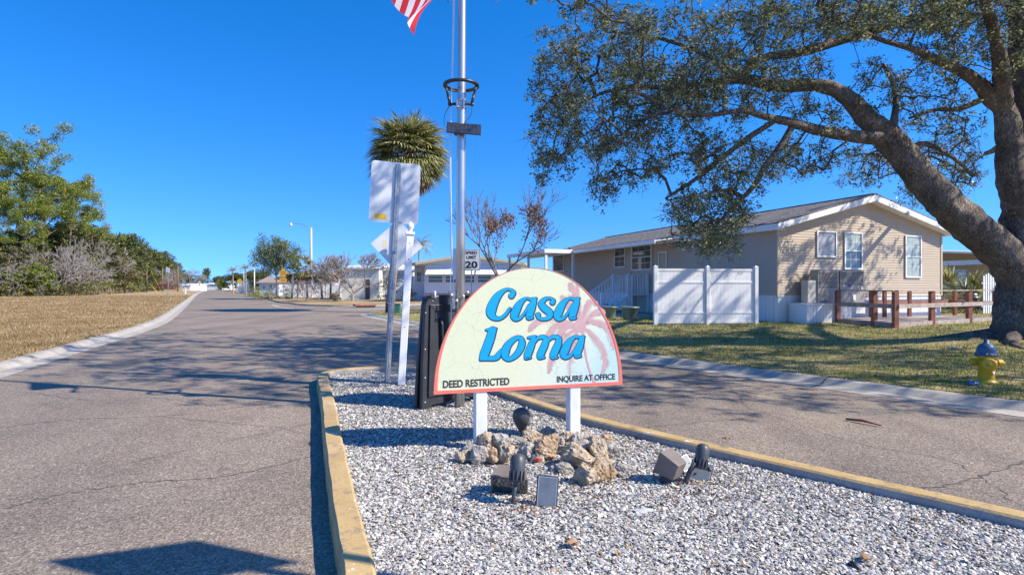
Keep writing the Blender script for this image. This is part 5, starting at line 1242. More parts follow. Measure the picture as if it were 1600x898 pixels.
bush(425, 66, 2.0, 1.7, 'olive', 'dark rounded bush left of the yellow warning sign'); bush(408, 66, 2.4, 1.2, 'lime', 'bright green bush by the far driveway'); bush(524, 56, 1.0, .9, 'deadfrond', 'golden little bush at the corner of the cream shed')
bush(640, 56, 1.6, 1.4, 'broadleaf', 'dark shrub right of the palm trunk by the white house'); bush(603, 57, 1.8, 1.9, 'deadtwig', 'twiggy shrub between cream shed and palm trunk'); bush(395, 85, 2.6, 1.5, 'lime', 'far bright bush left of the spreading tree')
bush(449, 66, 1.6, 1.3, 'midleaf', 'small green bush right of the yellow warning sign')
bush(810, 44, 2.2, 2.2, 'deadtwig', 'reddish brown shrub behind the top of the entrance sign', ls=.16); bush(855, 60, 4, 3.2, 'broadleaf', 'dark tree top showing between the patio posts', 40, 30, .2); bush(828, 70, 4, 3.4, 'olive', 'olive tree top left of the patio posts', 40, 30, .2)
for px, d, h, s, lab in [(462, 66, 2.6, 21, 'small bare shrub left of the lamp pole'), (498, 58, 2.6, 22, 'pinkish bare shrub right of the lamp pole'), (478, 57, 2.0, 23, 'low bare shrub at the foot of the lamp pole'), (513, 59, 3.2, 24, 'bare shrub between the sabal palms and the shed')]:
    wb, tips = bare(h, h*1.3, s, 4, .5, .05, (2, 3), 1, .06, .014, .1); x, y = gpz(px, d); tree_obj('bare_shrub', lab, 'bush', (x, y, KZ), wb, None, M['palebark'], None, 'bare shrubs across the side street', 'branches')
bush(256, 190, 7, 5, 'pinkleaf', 'reddish blossoming tree beyond the double white sign', ls=.4)
# ------------------------------------------------------------------ buildings
def zrot(a): return Matrix.Rotation(a, 4, 'Z')
def window(root, MM, w_, h_, grid=None, glass='glass', top=None, name='window', trim='trim', mid=.5):
    """MM: plane matrix whose xy is the wall plane and +z outward; origin at the lower left corner"""
    m = MB(); b = .055
    for q in ((0, 0, w_, b), (0, h_-b, w_, h_), (0, b, b, h_-b), (w_-b, b, w_, h_-b)): m.box((q[0], q[1], .0), (q[2], q[3], .045), MM)
    fr = m.build(name, M[trim], root, True)
    m = MB(); m.box((b, b, .004), (w_-b, (h_*mid if top else h_-b), .012), MM); m.build('pane', M[glass], fr, True)
    if top:
        m = MB(); m.box((b, h_*mid, .005), (w_-b, h_-b, .014), MM); m.build('pane', M[top], fr, True)
    m = MB()
    if top or grid: m.box((b, h_*mid-.02, .012), (w_-b, h_*mid+.02, .036), MM)
    if grid:
        nx, ny = grid
        for i in range(1, nx): x = b+(w_-2*b)*i/nx; m.box((x-.006, b, .013), (x+.006, h_*mid-.02, .020), MM); m.box((x-.006, h_*mid+.02, .015), (x+.006, h_-b, .022), MM)
        for i in range(1, ny):
            z = b+(h_-2*b)*i/ny
            if abs(z-h_*mid) > .06: m.box((b, z-.008, .0125), (w_-b, z+.008, .0215), MM)
    if m.v: m.build('muntins', M[trim], fr, True)
    return fr

HA = math.atan2(.34, .94); HO = (9.7, 21.0); HBZ = .27
H = thing('beige_house', 'beige sided mobile home with white skirting and gable facing the lawn', 'house', (HO[0], HO[1], HBZ), HA)
U_ = Vector((math.cos(HA), math.sin(HA))); V_ = Vector((-math.sin(HA), math.cos(HA)))
def gab(px, py, off=0.0):   # point on the gable plane (local x, z) seen at this place
    q = (px-800)/F; ox, oy = HO[0]-V_.x*off, HO[1]-V_.y*off
    t = (q*oy-ox)/(U_.x-q*U_.y); d = oy+t*U_.y; return t, CH+(HZ-py)/F*d-HBZ
def lef(px, py, off=0.0):   # the same on the long left wall (local y, z)
    q = (px-800)/F; ox, oy = HO[0]-U_.x*off, HO[1]-U_.y*off
    t = (q*oy-ox)/(V_.x-q*V_.y); d = oy+t*V_.y; return t, CH+(HZ-py)/F*d-HBZ
HW, HL, XR, SL = 8.65, 20.2, 4.45, .262; ZE = 3.60; SK = .96
zr = lambda x: ZE+SL*(x if x < XR else 2*XR-x)
ZRI = ZE+SL*XR
# gable wall, lapped boards
def boards_gable(m, y, z0, sgn=-1):
    z = z0
    while z < ZRI-.02:
        z1 = min(z+.1, ZRI); xa, xb = 0, HW; 
        def lim(zz): return (max(0, (zz-ZE)/SL), min(HW, 2*XR-(zz-ZE)/SL))
        a0, b0 = lim(z); a1, b1 = lim(z1)
        if a1 < b1: m.add([(a0, y+sgn*.016, z), (b0, y+sgn*.016, z), (b1, y+sgn*.002, z1), (a1, y+sgn*.002, z1), (a0, y, z), (b0, y, z)], [(0, 1, 2, 3), (4, 5, 1, 0)])
        z = z1
m = MB(); boards_gable(m, 0, SK); m.build('gable_wall', M['siding_t'], H, True); m = MB(); m.add([(0, HL, 0), (HW, HL, 0), (HW, HL, zr(HW)), (XR, HL, ZRI), (0, HL, ZE)], [(0, 1, 2, 3, 4)]); m.build('rear_wall', M['siding_t'], H, True)
m = MB(); z = SK
while z < ZE:
    z1 = min(z+.1, ZE)
    m.add([(-.016, 0, z), (-.016, HL, z), (-.002, HL, z1), (-.002, 0, z1), (0, 0, z), (0, HL, z)], [(0, 1, 2, 3), (4, 5, 1, 0)]); 
    m.add([(HW+.016, 0, z), (HW+.016, HL, z), (HW+.002, HL, z1), (HW+.002, 0, z1)], [(0, 1, 2, 3)]); z = z1
m.build('side_wall', M['siding_shade'], H, True)
for x, y in ((0, 0), (HW, 0)): m = MB(); m.box((x-.05, y-.03, SK-.02), (x+.05, y+.05, zr(x)-.12)); m.build('corner_trim', M['siding_t'], H, True)
m = MB(); n_ = int(HW/.2)
for i in range(n_): x = i*HW/n_; m.box((x, .0, -.15), (x+HW/n_-.012, .02, SK)); m.box((x+HW/n_-.012, .006, -.15), (x+HW/n_, .018, SK))
n_ = int(HL/.2)
for i in range(n_): y = i*HL/n_; m.box((.001, y+.022, -.15), (.02, y+HL/n_+.01, SK)) if i % 2 else m.box((.006, y+.022, -.15), (.02, y+HL/n_+.01, SK))
m.box((-.03, -.03, SK-.02), (HW+.02, .001, SK+.03)); m.box((-.032, -.001, SK-.02), (.0, HL, SK+.03)); m.build('skirting', M['skirt'], H, True)
# roof
OV, OG = .32, .38
m = MB()
for sx in (-1, 1):
    xe = -OV if sx < 0 else HW+OV; ze = (zr(-OV) if sx < 0 else zr(HW+OV)); 
    m.add([(xe, -OG, ze+.10), (XR, -OG, ZRI+.12), (XR, HL+OG, ZRI+.12), (xe, HL+OG, ze+.10), (xe, -OG, ze+.06), (XR, -OG, ZRI+.08), (XR, HL+OG, ZRI+.08), (xe, HL+OG, ze+.06)], [(0, 1, 2, 3), (4, 7, 6, 5), (0, 4, 5, 1), (0, 3, 7, 4), (2, 6, 7, 3)])
m.box((XR-.13, -OG+.02, ZRI+.085), (XR+.13, HL+OG, ZRI+.135))
m.build('roof', M['shingle'], H, True)
m = MB()
for sx in (-1, 1):
    xe = -OV if sx < 0 else HW+OV; ze = (zr(-OV) if sx < 0 else zr(HW+OV)); a = (xe, ze+.055); b = (XR, ZRI+.075)
    m.add([(a[0], -OG+.002, a[1]), (b[0], -OG+.002, b[1]), (b[0], -OG+.002, b[1]-.23), (a[0], -OG+.002, a[1]-.20), (a[0], -OG+.03, a[1]), (b[0], -OG+.03, b[1]), (b[0], -OG+.03, b[1]-.23), (a[0], -OG+.03, a[1]-.20)], [(0, 1, 2, 3), (4, 5, 6, 7), (0, 4, 5, 1), (3, 2, 6, 7), (0, 3, 7, 4)])
    m.add([(a[0], -OG+.03, a[1]-.20), (b[0], -OG+.03, b[1]-.23), (b[0], .0, b[1]-.23), (a[0], .0, a[1]-.20)], [(0, 1, 2, 3)])
for x0, x1 in ((-OV-.03, -OV), (HW+OV, HW+OV+.03)): m.box((x0, -OG+.0, zr(-OV)-.16 if x0 < 0 else zr(HW+OV)-.16), (x1, HL+OG, (zr(-OV) if x0 < 0 else zr(HW+OV))+.055))
m.box((-OV, -OG+.03, zr(-OV)-.155), (-.0, HL+OG, zr(-OV)-.14)); m.build('fascia', M['trim'], H, True)
# gutter pipe at the front corner & windows
def gwin(x0, y0, x1, y1, **k):
    a, z1 = gab(x0, y0); b, _ = gab(x1, y0); _, z0 = gab((x0+x1)/2, y1); _, z1 = gab((x0+x1)/2, y0)
    return window(H, Matrix.Translation((a, -.018, z0)) @ RX, b-a, z1-z0, **k)
gwin(1275, 361, 1306, 402, glass='blindlit')
gwin(1318, 363, 1346, 421, grid=(3, 4), top='blind')
gwin(1413, 368, 1438, 434, grid=(2, 4), glass='blind', top='blind')
RL = zrot(R(-90)) @ RX
def lwin(x0, y0, x1, y1, off=0, **k):
    a, z1 = lef(x1, y0); b, _ = lef(x0, y0); _, z0 = lef((x0+x1)/2, y1); _, z1 = lef((x0+x1)/2, y0)
    return window(H, Matrix.Translation((-.018-off, b, z0)) @ RL, b-a, z1-z0, **k), (a, b, z0, z1)
lwin(961, 383, 978, 418, grid=(2, 4))
_, (dy0, dy1, dz0, dz1) = lwin(988, 381, 1019, 422, grid=(3, 4), name='door_window')
m = MB(); m.box((-.03, dy0-.02, SK), (.0, dy1+.02, dz0)); m.build('door', M['siding_shade'], H, True)
m = MB()
for y in (dy0-.10, dy1+.02): m.box((-.06, y, SK), (.01, y+.09, dz1+.06))
m.build('door_frame', M['siding_t'], H, True)
lwin(866, 391, 882, 424, name='sliding_door')
lwin(1030, 393, 1043, 428, glass='siding_shade')
m = MB(); y_, z_ = lef(893, 392); m.lathe([(.03, 0), (.09, .1), (.07, .2), (.02, .25)], (-.12, y_, z_), 10); m.build('wall_lantern', M['blackmetal'], H, True)

# patio cover on the long side
py0, _ = lef(1034, 370, 1.15); pc = thing('patio_cover', 'flat white metal patio cover on posts along the far side of the beige house', 'patio cover', tuple(Vector((HO[0], HO[1])) + V_*(py0+6))+(HBZ,), HA)
L1 = HL+1.0-py0; zc = 3.34; o0 = -6
m = MB(); m.add([(-1.5, o0, zc), (0-.30, o0, zc+.16), (-.30, o0+L1, zc+.16), (-1.5, o0+L1, zc), (-1.5, o0, zc+.04), (-.30, o0, zc+.20), (-.30, o0+L1, zc+.20), (-1.5, o0+L1, zc+.04)], [(0, 3, 2, 1), (4, 5, 6, 7), (0, 1, 5, 4), (2, 3, 7, 6), (0, 4, 7, 3)])
m.build('roof_panel', M['awning'], pc, True)
ys = lef(895, 389, 1.5)[0]-(py0+6)
m = MB(); m.box((-3.25, ys, zc-.02), (-1.5, ys+6.5, zc+.10)); m.build('roof_panel', M['awning'], pc, True)
m = MB(); m.box((-3.3, ys-.04, zc-.10), (-1.55, ys, zc+.12)); m.box((-3.3, ys, zc-.10), (-3.25, ys+6.5, zc+.12)); m.build('fascia', M['trim'], pc, True)
for y in (ys+.05, ys+2.8, ys+6.3):
    m = MB(); m.box((-3.22, y, -.1), (-3.09, y+.13, zc-.02)); m.build('post', M['trim'], pc, True)
m = MB(); m.box((-1.54, o0-.02, zc-.10), (-1.50, o0+L1, zc+.08)); m.build('gutter', M['trim'], pc, True)
for y in (o0+L1-.1, ys+.1):
    m = MB(); m.box((-1.5, y-.06, -.1), (-1.38, y+.06, zc-.0)); m.build('post', M['trim'], pc, True)

# porch steps with balustrades
yc = (dy0+dy1)/2; st = thing('porch_steps', 'white porch steps with slatted railings climbing to the front door', 'steps', tuple(Vector((HO[0], HO[1]))+V_*yc)+(HBZ,), HA)
PW = .75; m = MB(); m.box((-1.25, -PW, SK-.08), (-.05, PW, SK-.02)); 
for x in (-1.2, -.15):
    for y in (-PW+.05, PW-.15): m.box((x, y, -.15), (x+.1, y+.1, SK-.08))
m.build('landing', M['vinyl'], st, True)
m = MB(); NS_ = 5
for i in range(NS_): x = -1.25-.30*(i+1); z = (SK-.05)*(1-(i+1)/(NS_+1)); m.box((x, -PW+.05, z-.04), (x+.32, PW-.05, z)); m.box((x+.30, -PW+.06, z), (x+.315, PW-.06, z+.13))
m.build('treads', M['vinyl'], st, True)
for sy in (-1, 1):
    y = sy*(PW-.04); m = MB()
    A_, B_ = Vector((-.1, y, SK)), Vector((-1.25, y, SK)); C_ = Vector((-1.25-.3*NS_, y, .12))
    for x, zb in ((-1.25, -.15), (-2.72, -.15), (-.12, SK-.1)):
        zt = (SK+.98) if x > -2 else 1.02; m.box((x-.05, y-.05, zb), (x+.05, y+.05, zt))
    for zz in (.93, .10): m.box((-1.2, y-.025, SK+zz-.03), (-.15, y+.025, SK+zz+.02))
    for k in range(7): x = -.25-.15*k; m.box((x-.02, y-.02, SK+.1), (x+.02, y+.02, SK+.92))
    def rail(dz, th):
        a, b = (-1.3, SK+dz), (-2.70, .04+dz); m.add([(a[0], y-.025, a[1]-th), (b[0], y-.025, b[1]-th), (b[0], y+.025, b[1]-th), (a[0], y+.025, a[1]-th), (a[0], y-.025, a[1]+.02), (b[0], y-.025, b[1]+.02), (b[0], y+.025, b[1]+.02), (a[0], y+.025, a[1]+.02)], [(0, 3, 2, 1), (4, 5, 6, 7), (0, 1, 5, 4), (2, 3, 7, 6), (0, 4, 7, 3), (1, 2, 6, 5)])
    rail(.92, .04); rail(.12, .04); rail(-.10, .16)
    for k in range(8):
        t = (k+.5)/8; x = -1.3-1.4*t; z = SK+(.04-SK)*t; m.box((x-.02, y-.02, z+.1), (x+.02, y+.02, z+.9))
    m.build('railing', M['vinyl'], st, True)
# concrete patio strip, planters, little white chair with a dark figure
pad = [tuple(Vector((HO[0], HO[1]))+U_*a+V_*b) for a, b in ((-3.6, 4.4), (-.05, 4.4), (-.05, HL), (-3.6, HL))]
m = MB(); m.prism(pad, .1, .30); tag(m.build('patio_slab', M['pad'], origin=None), kind='structure')
def pot(px, py, r_, lab):
    x, y = gp(px, py, .30); o = thing('planter', lab, 'planter', (x, y, .30), 0, 'green planters by the porch steps')
    m = MB(); m.lathe([(r_*.62, 0), (r_*.66, .03), (r_*.92, r_*1.25), (r_, r_*1.27), (r_*1.02, r_*1.45), (r_*.9, r_*1.45), (r_*.86, r_*1.2), (.01, r_*1.18)], (0, 0, 0), 20); m.build('pot', M['pot'], o, True)
    m = MB(); m.lathe([(r_*.84, 0), (.01, .04)], (0, 0, r_*1.22), 12); m.build('soil', M['brownbark'], o, True); return o
pot(952, 497, .33, 'left green planter partly behind the edge of the entrance sign'); pot(984, 500, .36, 'right green planter in front of the porch steps')
x, y = gp(951, 490, .30); y += 1.2; x = (948-800)/F*y
ch = thing('garden_chair', 'small white slatted chair beside the left planter', 'chair', (x, y, .3), .4); m = MB()
for a in (-.2, .2):
    for b in (-.2, .2): m.box((a-.02, b-.02, 0), (a+.02, b+.02, .62 if b > 0 else .32))
m.build('legs', M['vinyl'], ch, True); m = MB(); m.box((-.23, -.23, .32), (.23, .23, .35)); m.build('seat', M['vinyl'], ch, True)
m = MB()
for k in range(5): m.box((-.2+k*.09, .2, .36), (-.16+k*.09, .22, .66))
m.build('backrest', M['vinyl'], ch, True)
st_ = thing('garden_ornament', 'small dark garden ornament sitting on the white chair', 'ornament', (x, y, .655)); m = MB(); m.lathe([(.09, 0), (.13, .06), (.12, .16), (.06, .24), (.08, .30), (.08, .36), (.02, .42)], (0, 0, -.30), 12); m.build('body', M['black'], st_, True)
x, y = gpz(938, 26.5); m = MB(); m.tube(cr([(0, 0, 0), (0, 0, .5), (.05, 0, .85), (.16, 0, .95), (.24, 0, .85)], 5), .014, 6); m.lathe([(.13, 0), (.13, .02)], (0, 0, 0), 10); o = m.build('shepherd_hook', M['blackmetal']); tag(o, 'black shepherd hook beside the left planter', 'hook')

# white vinyl privacy fence
f0, f1 = Vector((4.98, 19.9)), Vector((8.6, 20.3)); fd = (f1-f0); FL = fd.length; fa = math.atan2(fd.y, fd.x); fz = float(lawn_z(f0.x, f0.y))-.02
fe = thing('privacy_fence', 'white vinyl privacy fence of two panels on the lawn beside the house', 'fence', (f0.x, f0.y, fz), fa)
for k, px in enumerate((1024, 1105.5, 1181)):
    q = (px-800)/F; t = (q*f0.y-f0.x)/(math.cos(fa)-q*math.sin(fa)); m = MB(); m.bbox((t-.065, -.065, -.1), (t+.065, .065, 2.02), .008); m.add([(t-.075, -.075, 2.02), (t+.075, -.075, 2.02), (t+.075, .075, 2.02), (t-.075, .075, 2.02), (t, 0, 2.08)], [(0, 1, 4), (1, 2, 4), (2, 3, 4), (3, 0, 4), (3, 2, 1, 0)])
    m.build('post', M['vinyl'], fe, True)
    if k: 
        m = MB(); a, b = pt+.065, t-.065; n_ = 12
        for i in range(n_): xa = a+(b-a)*i/n_; xb = a+(b-a)*(i+1)/n_; m.box((xa, -.011, .10), (xb-.006, .011, 1.92)); m.box((xb-.006, -.007, .10), (xb, .007, 1.92))
        for z0, z1 in ((.06, .14), (.40, .46), (1.46, 1.52), (1.88, 1.96)): m.box((a, -.026, z0), (b, .026, z1))
        m.build('panel', M['vinyl'], fe, True)
    pt = t

# wooden rail round the low deck in front of the gable
def P2(px, d): return Vector(((px-800)/F*d, d))
dk = [P2(1309, 20.75), P2(1399, 18.4), P2(1562, 22.0), P2(1562, 25.3)]; dz_ = .27
# make the deck a clean parallelogram hugging the house
c0 = Vector((HO[0], HO[1]))+U_*gab(1309, 500)[0]-V_*.45
deck = thing('wooden_deck', 'low weathered wooden deck with post and rail fence in front of the beige gable', 'deck', (dk[1].x, dk[1].y, dz_), 0)
W0 = [Vector((p.x-dk[1].x, p.y-dk[1].y)) for p in (dk[0], dk[1], dk[2], dk[2]+Vector((-1.4, 3.0)), dk[0]+Vector((.15, .2)))]
m = MB(); m.prism([tuple(p) for p in (W0[0], W0[1], W0[2], W0[3], W0[4])], .0, .14); m.build('floor', M['grey_wood'], deck, True)
m = MB()
for a, b in ((W0[0], W0[1]), (W0[1], W0[2])):
    d_ = (b-a).normalized(); n_ = Vector((d_.y, -d_.x)); q = [a+n_*.012, b+n_*.012, b+n_*.05, a+n_*.05]; m.prism([tuple(p) for p in q], -.05, .17)
m.build('rim_board', M['grey_wood'], deck, True)
def dpost(p, h_=1.16, s=.075):
    m = MB(); m.bbox((p.x-s, p.y-s, -.12), (p.x+s, p.y+s, h_), .008); m.build('post', M['red_wood'], deck, True)
def lerpx(a, b, px):
    q = (px-800)/F; a2 = a+Vector((dk[1].x, dk[1].y)); e = b-a; t = (q*a2.y-a2.x)/(e.x-q*e.y); return a+e*t
near = [W0[0], lerpx(W0[0], W0[1], 1366), W0[1]]; right = [lerpx(W0[1], W0[2], px) for px in (1456, 1514, 1556)]
for p in near+right: dpost(p)
gw = lambda px: Vector((HO[0], HO[1]))+U_*gab(px, 480, .35)[0]-V_*.35-Vector((dk[1].x, dk[1].y))
back0, back1 = gw(1361), gw(1530)
back = [lerpx(back0, back1, px) for px in (1361, 1382, 1421, 1492, 1500)]
for p in back[:4]: dpost(p, 1.14, .06)
def railbar(a, b, z, hh, th, mat='grey_wood'):
    d_ = (b-a).normalized(); n_ = Vector((d_.y, -d_.x))*th/2; m = MB(); m.prism([tuple(p) for p in (a-n_, b-n_, b+n_, a+n_)], z, z+hh); m.build('rail', M[mat], deck, True)
def off(a, b, o):
    d_ = (b-a).normalized(); n_ = Vector((d_.y, -d_.x))*o; return a+n_, b+n_
for a, b in ((near[0], near[2]), (W0[1], W0[2])):
    p, q = off(a, b, .095); railbar(p, q, .62, .14, .04); railbar(a, b, 1.162, .04, .19)
p, q = off(back[0], back1, 0); railbar(p, q, .62, .13, .03, 'red_wood'); railbar(p, q, 1.142, .035, .16)
p, q = W0[2], W0[3]; railbar(p, q, .62, .13, .03, 'red_wood')

M['ductpaint'] = simple('duct_paint', (.44, .40, .34), (.52, .48, .42), 2, .5)
# air-conditioning cabinets in front of the gable
def cab(px0, px1, y0, y1, off_, dp, name, lab, cat, mat, group=None, panel=None):
    a, z0 = gab(px0, y1, off_+dp); b, z1 = gab(px1, y0, off_+dp); p = Vector((HO[0], HO[1]))+U_*((a+b)/2)-V_*off_
    o = thing(name, lab, cat, (p.x, p.y, HBZ+z0), HA, group); w_ = (b-a); m = MB(); m.bbox((-w_/2, -dp, 0), (w_/2, 0, z1-z0), .012); m.build('cabinet', M[mat], o, True); return o, w_, z1-z0, dp
o, w_, h_, dp = cab(1278, 1311, 422, 473, .30, .35, 'air_conditioner', 'tall shaded brown packaged air conditioner at the left of the pair by the gable', 'air conditioner', 'hvac', 'air conditioners by the gable')
m = MB(); m.box((-w_*.42, -dp-.006, h_*.45), (w_*.42, -dp-.001, h_*.93)); m.build('louvre', M['hvacdark'], o, True); m = MB()
for k in range(12): m.box((-w_*.42, -dp-.016, h_*(.46+.039*k)), (w_*.42, -dp-.006, h_*(.46+.039*k)+.018))
m.build('louvre_slats', M['hvac'], o, True)
o, w_, h_, dp = cab(1313, 1351, 423, 473, .30, .32, 'air_conditioner', 'tan packaged air conditioner with stickers at the right of the pair by the gable', 'air conditioner', 'hvac', 'air conditioners by the gable')
M['stick_blue'] = simple('blue_sticker', (.03, .06, .25), None, rough=.4)
m = MB(); m.box((-w_*.44, -dp-.006, h_*.56), (w_*.44, -dp-.001, h_*.95)); m.build('louvre', M['hvacdark'], o, True); m = MB()
for k in range(10): m.box((-w_*.44, -dp-.016, h_*(.57+.037*k)), (w_*.44, -dp-.006, h_*(.57+.037*k)+.02))
m.build('louvre_slats', M['hvac'], o, True)
for x, z, ww, hh, mt in ((-.36, .50, .12, .07, 'trim'), (-.12, .50, .16, .07, 'stick_blue'), (.22, .47, .07, .07, 'trim'), (.36, .42, .06, .1, 'trim'), (.05, .07, .14, .22, 'trim')):
    m = MB(); m.box((w_*x-ww/2, -dp-.020, h_*z), (w_*x+ww/2, -dp-.017, h_*z+hh)); m.build('sticker', M[mt], o, True)
a, z0 = gab(1262, 505, .9); b, _ = gab(1308, 505, .9); p = Vector((HO[0], HO[1]))+U_*((a+b)/2)-V_*.02
o = thing('equipment_stand', 'white panelled stand under the air conditioners at the corner of the gable', 'stand', (p.x, p.y, HBZ-.05), HA); m = MB(); w_ = b-a; zt_ = gab(1280, 475, 1.2)[1]+.05; n_ = 9
for i in range(n_): m.box((-w_/2+w_*i/n_, -.85, 0), (-w_/2+w_*(i+1)/n_-.01, -.83, zt_-.03))
m.box((-w_/2+.005, -.83, 0), (w_/2-.005, -.02, zt_-.03)); m.build('base', M['skirt'], o, True)
m = MB(); m.box((-w_/2-.03, -.88, zt_-.03), (w_/2+.03, -.02, zt_+.01)); m.build('top', M['skirt'], o, True)
o, w_, h_, dp = cab(1262, 1278, 438, 473, .30, .30, 'duct_cover', 'plain pale beige metal duct cover left of the air conditioners', 'duct cover', 'ductpaint')
m = MB(); p, q = gp(1284, 501, .28), None; o = rock(501, .22, .2, .2).build('stone', M['black']); o.location = (p[0], p[1]-.5, .26); tag(o, 'small black lump at the foot of the white equipment stand', 'stone')
# things at the right: barbecue-like dark meter and white slatted panel, carport roof
x, y = gpz(1517, 24.3)
gr = thing('kettle_grill', 'round dark kettle grill standing on the deck right of the house corner', 'grill', (x, y, .42)); m = MB(); m.lathe([(.04, .50), (.2, .55), (.27, .68), (.28, .74), (.22, .88), (.05, .95), (.02, .98)], (0, 0, 0), 18); m.build('kettle', M['black'], gr, True)
m = MB()
for a in (0, 2.1, 4.2): m.tube([(.12*math.cos(a), .12*math.sin(a), .57), (.26*math.cos(a), .26*math.sin(a), 0)], .014, 6)
m.build('stand', M['blackmetal'], gr, True); m = MB(); m.lathe([(.285, 0), (.285, .02)], (0, 0, .71), 20); m.build('rim', M['steel'], gr, True)
x, y = gpz(1548, 27.5); sf = thing('slatted_panel', 'white scalloped slatted panel between the fan palms and the oak trunk', 'fence', (x, y, .3), HA); m = MB()
for k in range(7): m.bbox((-.55+k*.165, -.012, 0), (-.55+k*.165+.11, .012, 1.75+.18*math.sin(math.pi*(k+.5)/7)), .01)
m.build('slats', M['vinyl'], sf, True); m = MB(); m.box((-.6, .012, .3), (.6, .05, .38)); m.box((-.6, .012, 1.4), (.6, .05, 1.48)); m.build('rails', M['vinyl'], sf, True)
cp = thing('carport_house', 'white carport roof and shaded wall of the neighbouring home behind the oak trunk', 'house', tuple(P2(1545, 36))+(.25,), HA)
m = MB(); m.add([(-3.0, -6, 2.95), (9, -6, 2.95), (9, 10, 4.3), (-3.0, 10, 4.3), (-3.0, -6, 2.83), (9, -6, 2.83), (9, 10, 4.2), (-3.0, 10, 4.2)], [(0, 1, 2, 3), (7, 6, 5, 4), (0, 4, 5, 1), (0, 3, 7, 4)]); 
for k in range(40): m.box((-2.9+k*.3, -5.9, 2.97), (-2.88+k*.3, -5.8, 3.0))
m.build('roof', M['awning'], cp, True)
m = MB(); m.box((-3.05, -6.05, 2.62), (9, -5.98, 2.9)); m.box((-3.06, -6, 2.62), (-2.98, 6, 2.9)); m.build('gutter', M['trim'], cp, True)
m = MB(); m.box((-3, 1, -.1), (9, 1.2, 3.6)); m.build('wall', M['siding_shade'], cp, True)
for xx in (-2.6, 1.4, 5.5): m = MB(); m.box((xx, -5.9, -.1), (xx+.1, -5.8, 2.7)); m.build('post', M['trim'], cp, True)
wn = window(cp, Matrix.Translation((-1.8, .98, 1.2)) @ RX, 1.4, 1.2, (2, 2))
bush(1568, 31, 2.6, 1.5, 'lime', 'yellow-green shrub peeping beside the oak trunk by the slatted panel', 30, 30, .13); bush(1500, 33, 4.5, 2.0, 'broadleaf', 'dark hedge in the shade under the neighbouring carport', 60, 30, .16, 'hedge')

# ------------------------------------------------------------------ fire hydrant
x, y = gp(1541, 598, .15); z = float(lawn_z(x, y))
hy = thing('fire_hydrant', 'yellow fire hydrant with blue bonnet near the kerb under the oak', 'fire hydrant', (x, y, z), R(8))
m = MB(); m.lathe([(.15, -.05), (.15, .02), (.105, .035), (.105, .05), (.105, .36), (.135, .37), (.135, .40)], (0, 0, 0), 20); m.build('barrel', M['yellow'], hy, True)
m = MB(); m.lathe([(.15, .40), (.15, .43), (.12, .435), (.125, .47), (.11, .53), (.075, .575), (.035, .59), (.03, .64), (.012, .645)], (0, 0, 0), 20); m.build('bonnet', M['blue'], hy, True)
for nm_, M3, r_, L_ in (('steamer_nozzle', aim((-.05, -.07, .29), (R(90), 0, R(-38))), .082, .13), ('hose_nozzle', aim((.08, -.02, .29), (0, R(90), R(-12))), .05, .13), ('hose_nozzle', aim((-.06, .06, .30), (R(-90), 0, R(60))), .05, .10)):
    m = MB(); m.lathe([(r_*.85, 0), (r_*.85, L_*.5), (r_*1.12, L_*.52), (r_*1.12, L_), (r_*.9, L_*1.1), (r_*.3, L_*1.12), (r_*.28, L_*1.4), (.005, L_*1.42)], (0, 0, 0), 16, M3, False); m.build(nm_, M['yellow'], hy, True)
for k in range(8):
    a = k*math.pi/4; m = MB(); m.lathe([(.014, 0), (.014, .04), (.003, .045)], (.135*math.cos(a), .135*math.sin(a), .40), 6); m.build('bolt', M['yellow'], hy, True)
m = MB(); m.lathe([(.02, 0), (.02, .012)], (0, 0, 0), 8, aim((.0, -.105, .15), (R(90), 0, 0))); m.build('drain_plug', M['vinyl'], hy, True)
x, y = gp(1521, 601, .15); M['bluemark'] = simple('blue_marker', (.01, .06, .30), (.02, .10, .42), 9, .3)
o = rock(91, .16, .05, .12).build('blue_marker', M['bluemark']); o.location = (x, y, float(lawn_z(x, y))); tag(o, 'blue plastic marker on the grass beside the hydrant', 'marker')
for px, py, s, lab in ((1533, 520, .14, 'pale rock at the left foot of the oak'), (1490, 548, .12, 'small pale rock left of the hydrant on the lawn'), (1410, 562, .07, 'tiny white stone alone on the lawn'), (1372, 545, .06, 'tiny stone farther left on the shaded lawn')):
    x, y = gp(px, py+4, .2); o = rock(px, s, s*.5, s*.8).build('stone', M['slate']); o.location = (x, y, float(lawn_z(x, y))); tag(o, lab, 'stone')

# ------------------------------------------------------------------ white house with awnings across the side street
wh = thing('white_house', 'low white mobile home with awnings and cream gable trim behind the speed limit sign', 'house', (*P2(735, 56), .1), R(-3))
def wx(px): return (px-735)/F*56
wz = lambda py: CH+(HZ-py)/F*56-.1
M['whwall'] = simple('white_house_wall', (.56, .60, .68), (.64, .67, .74), 1.5, .6)
xl, xr_ = wx(641), wx(815); xm = wx(728); ze_, zm_ = wz(411), wz(398)
m = MB(); m.box((wx(664), 0, 0), (xr_, .2, wz(428))); m.box((xl-.0, 1.6, 0), (wx(664), 1.8, wz(414))); m.box((wx(664)-.1, 0, 0), (wx(664), 1.6, wz(418)));
m.add([(xl, .1, wz(414)), (xr_, .1, wz(414)), (xm, .1, zm_-.1)], [(0, 1, 2)]); m.box((wx(664), .01, wz(428)), (xr_, .19, wz(414))); m.build('wall', M['whwall'], wh, True)
m = MB(); 
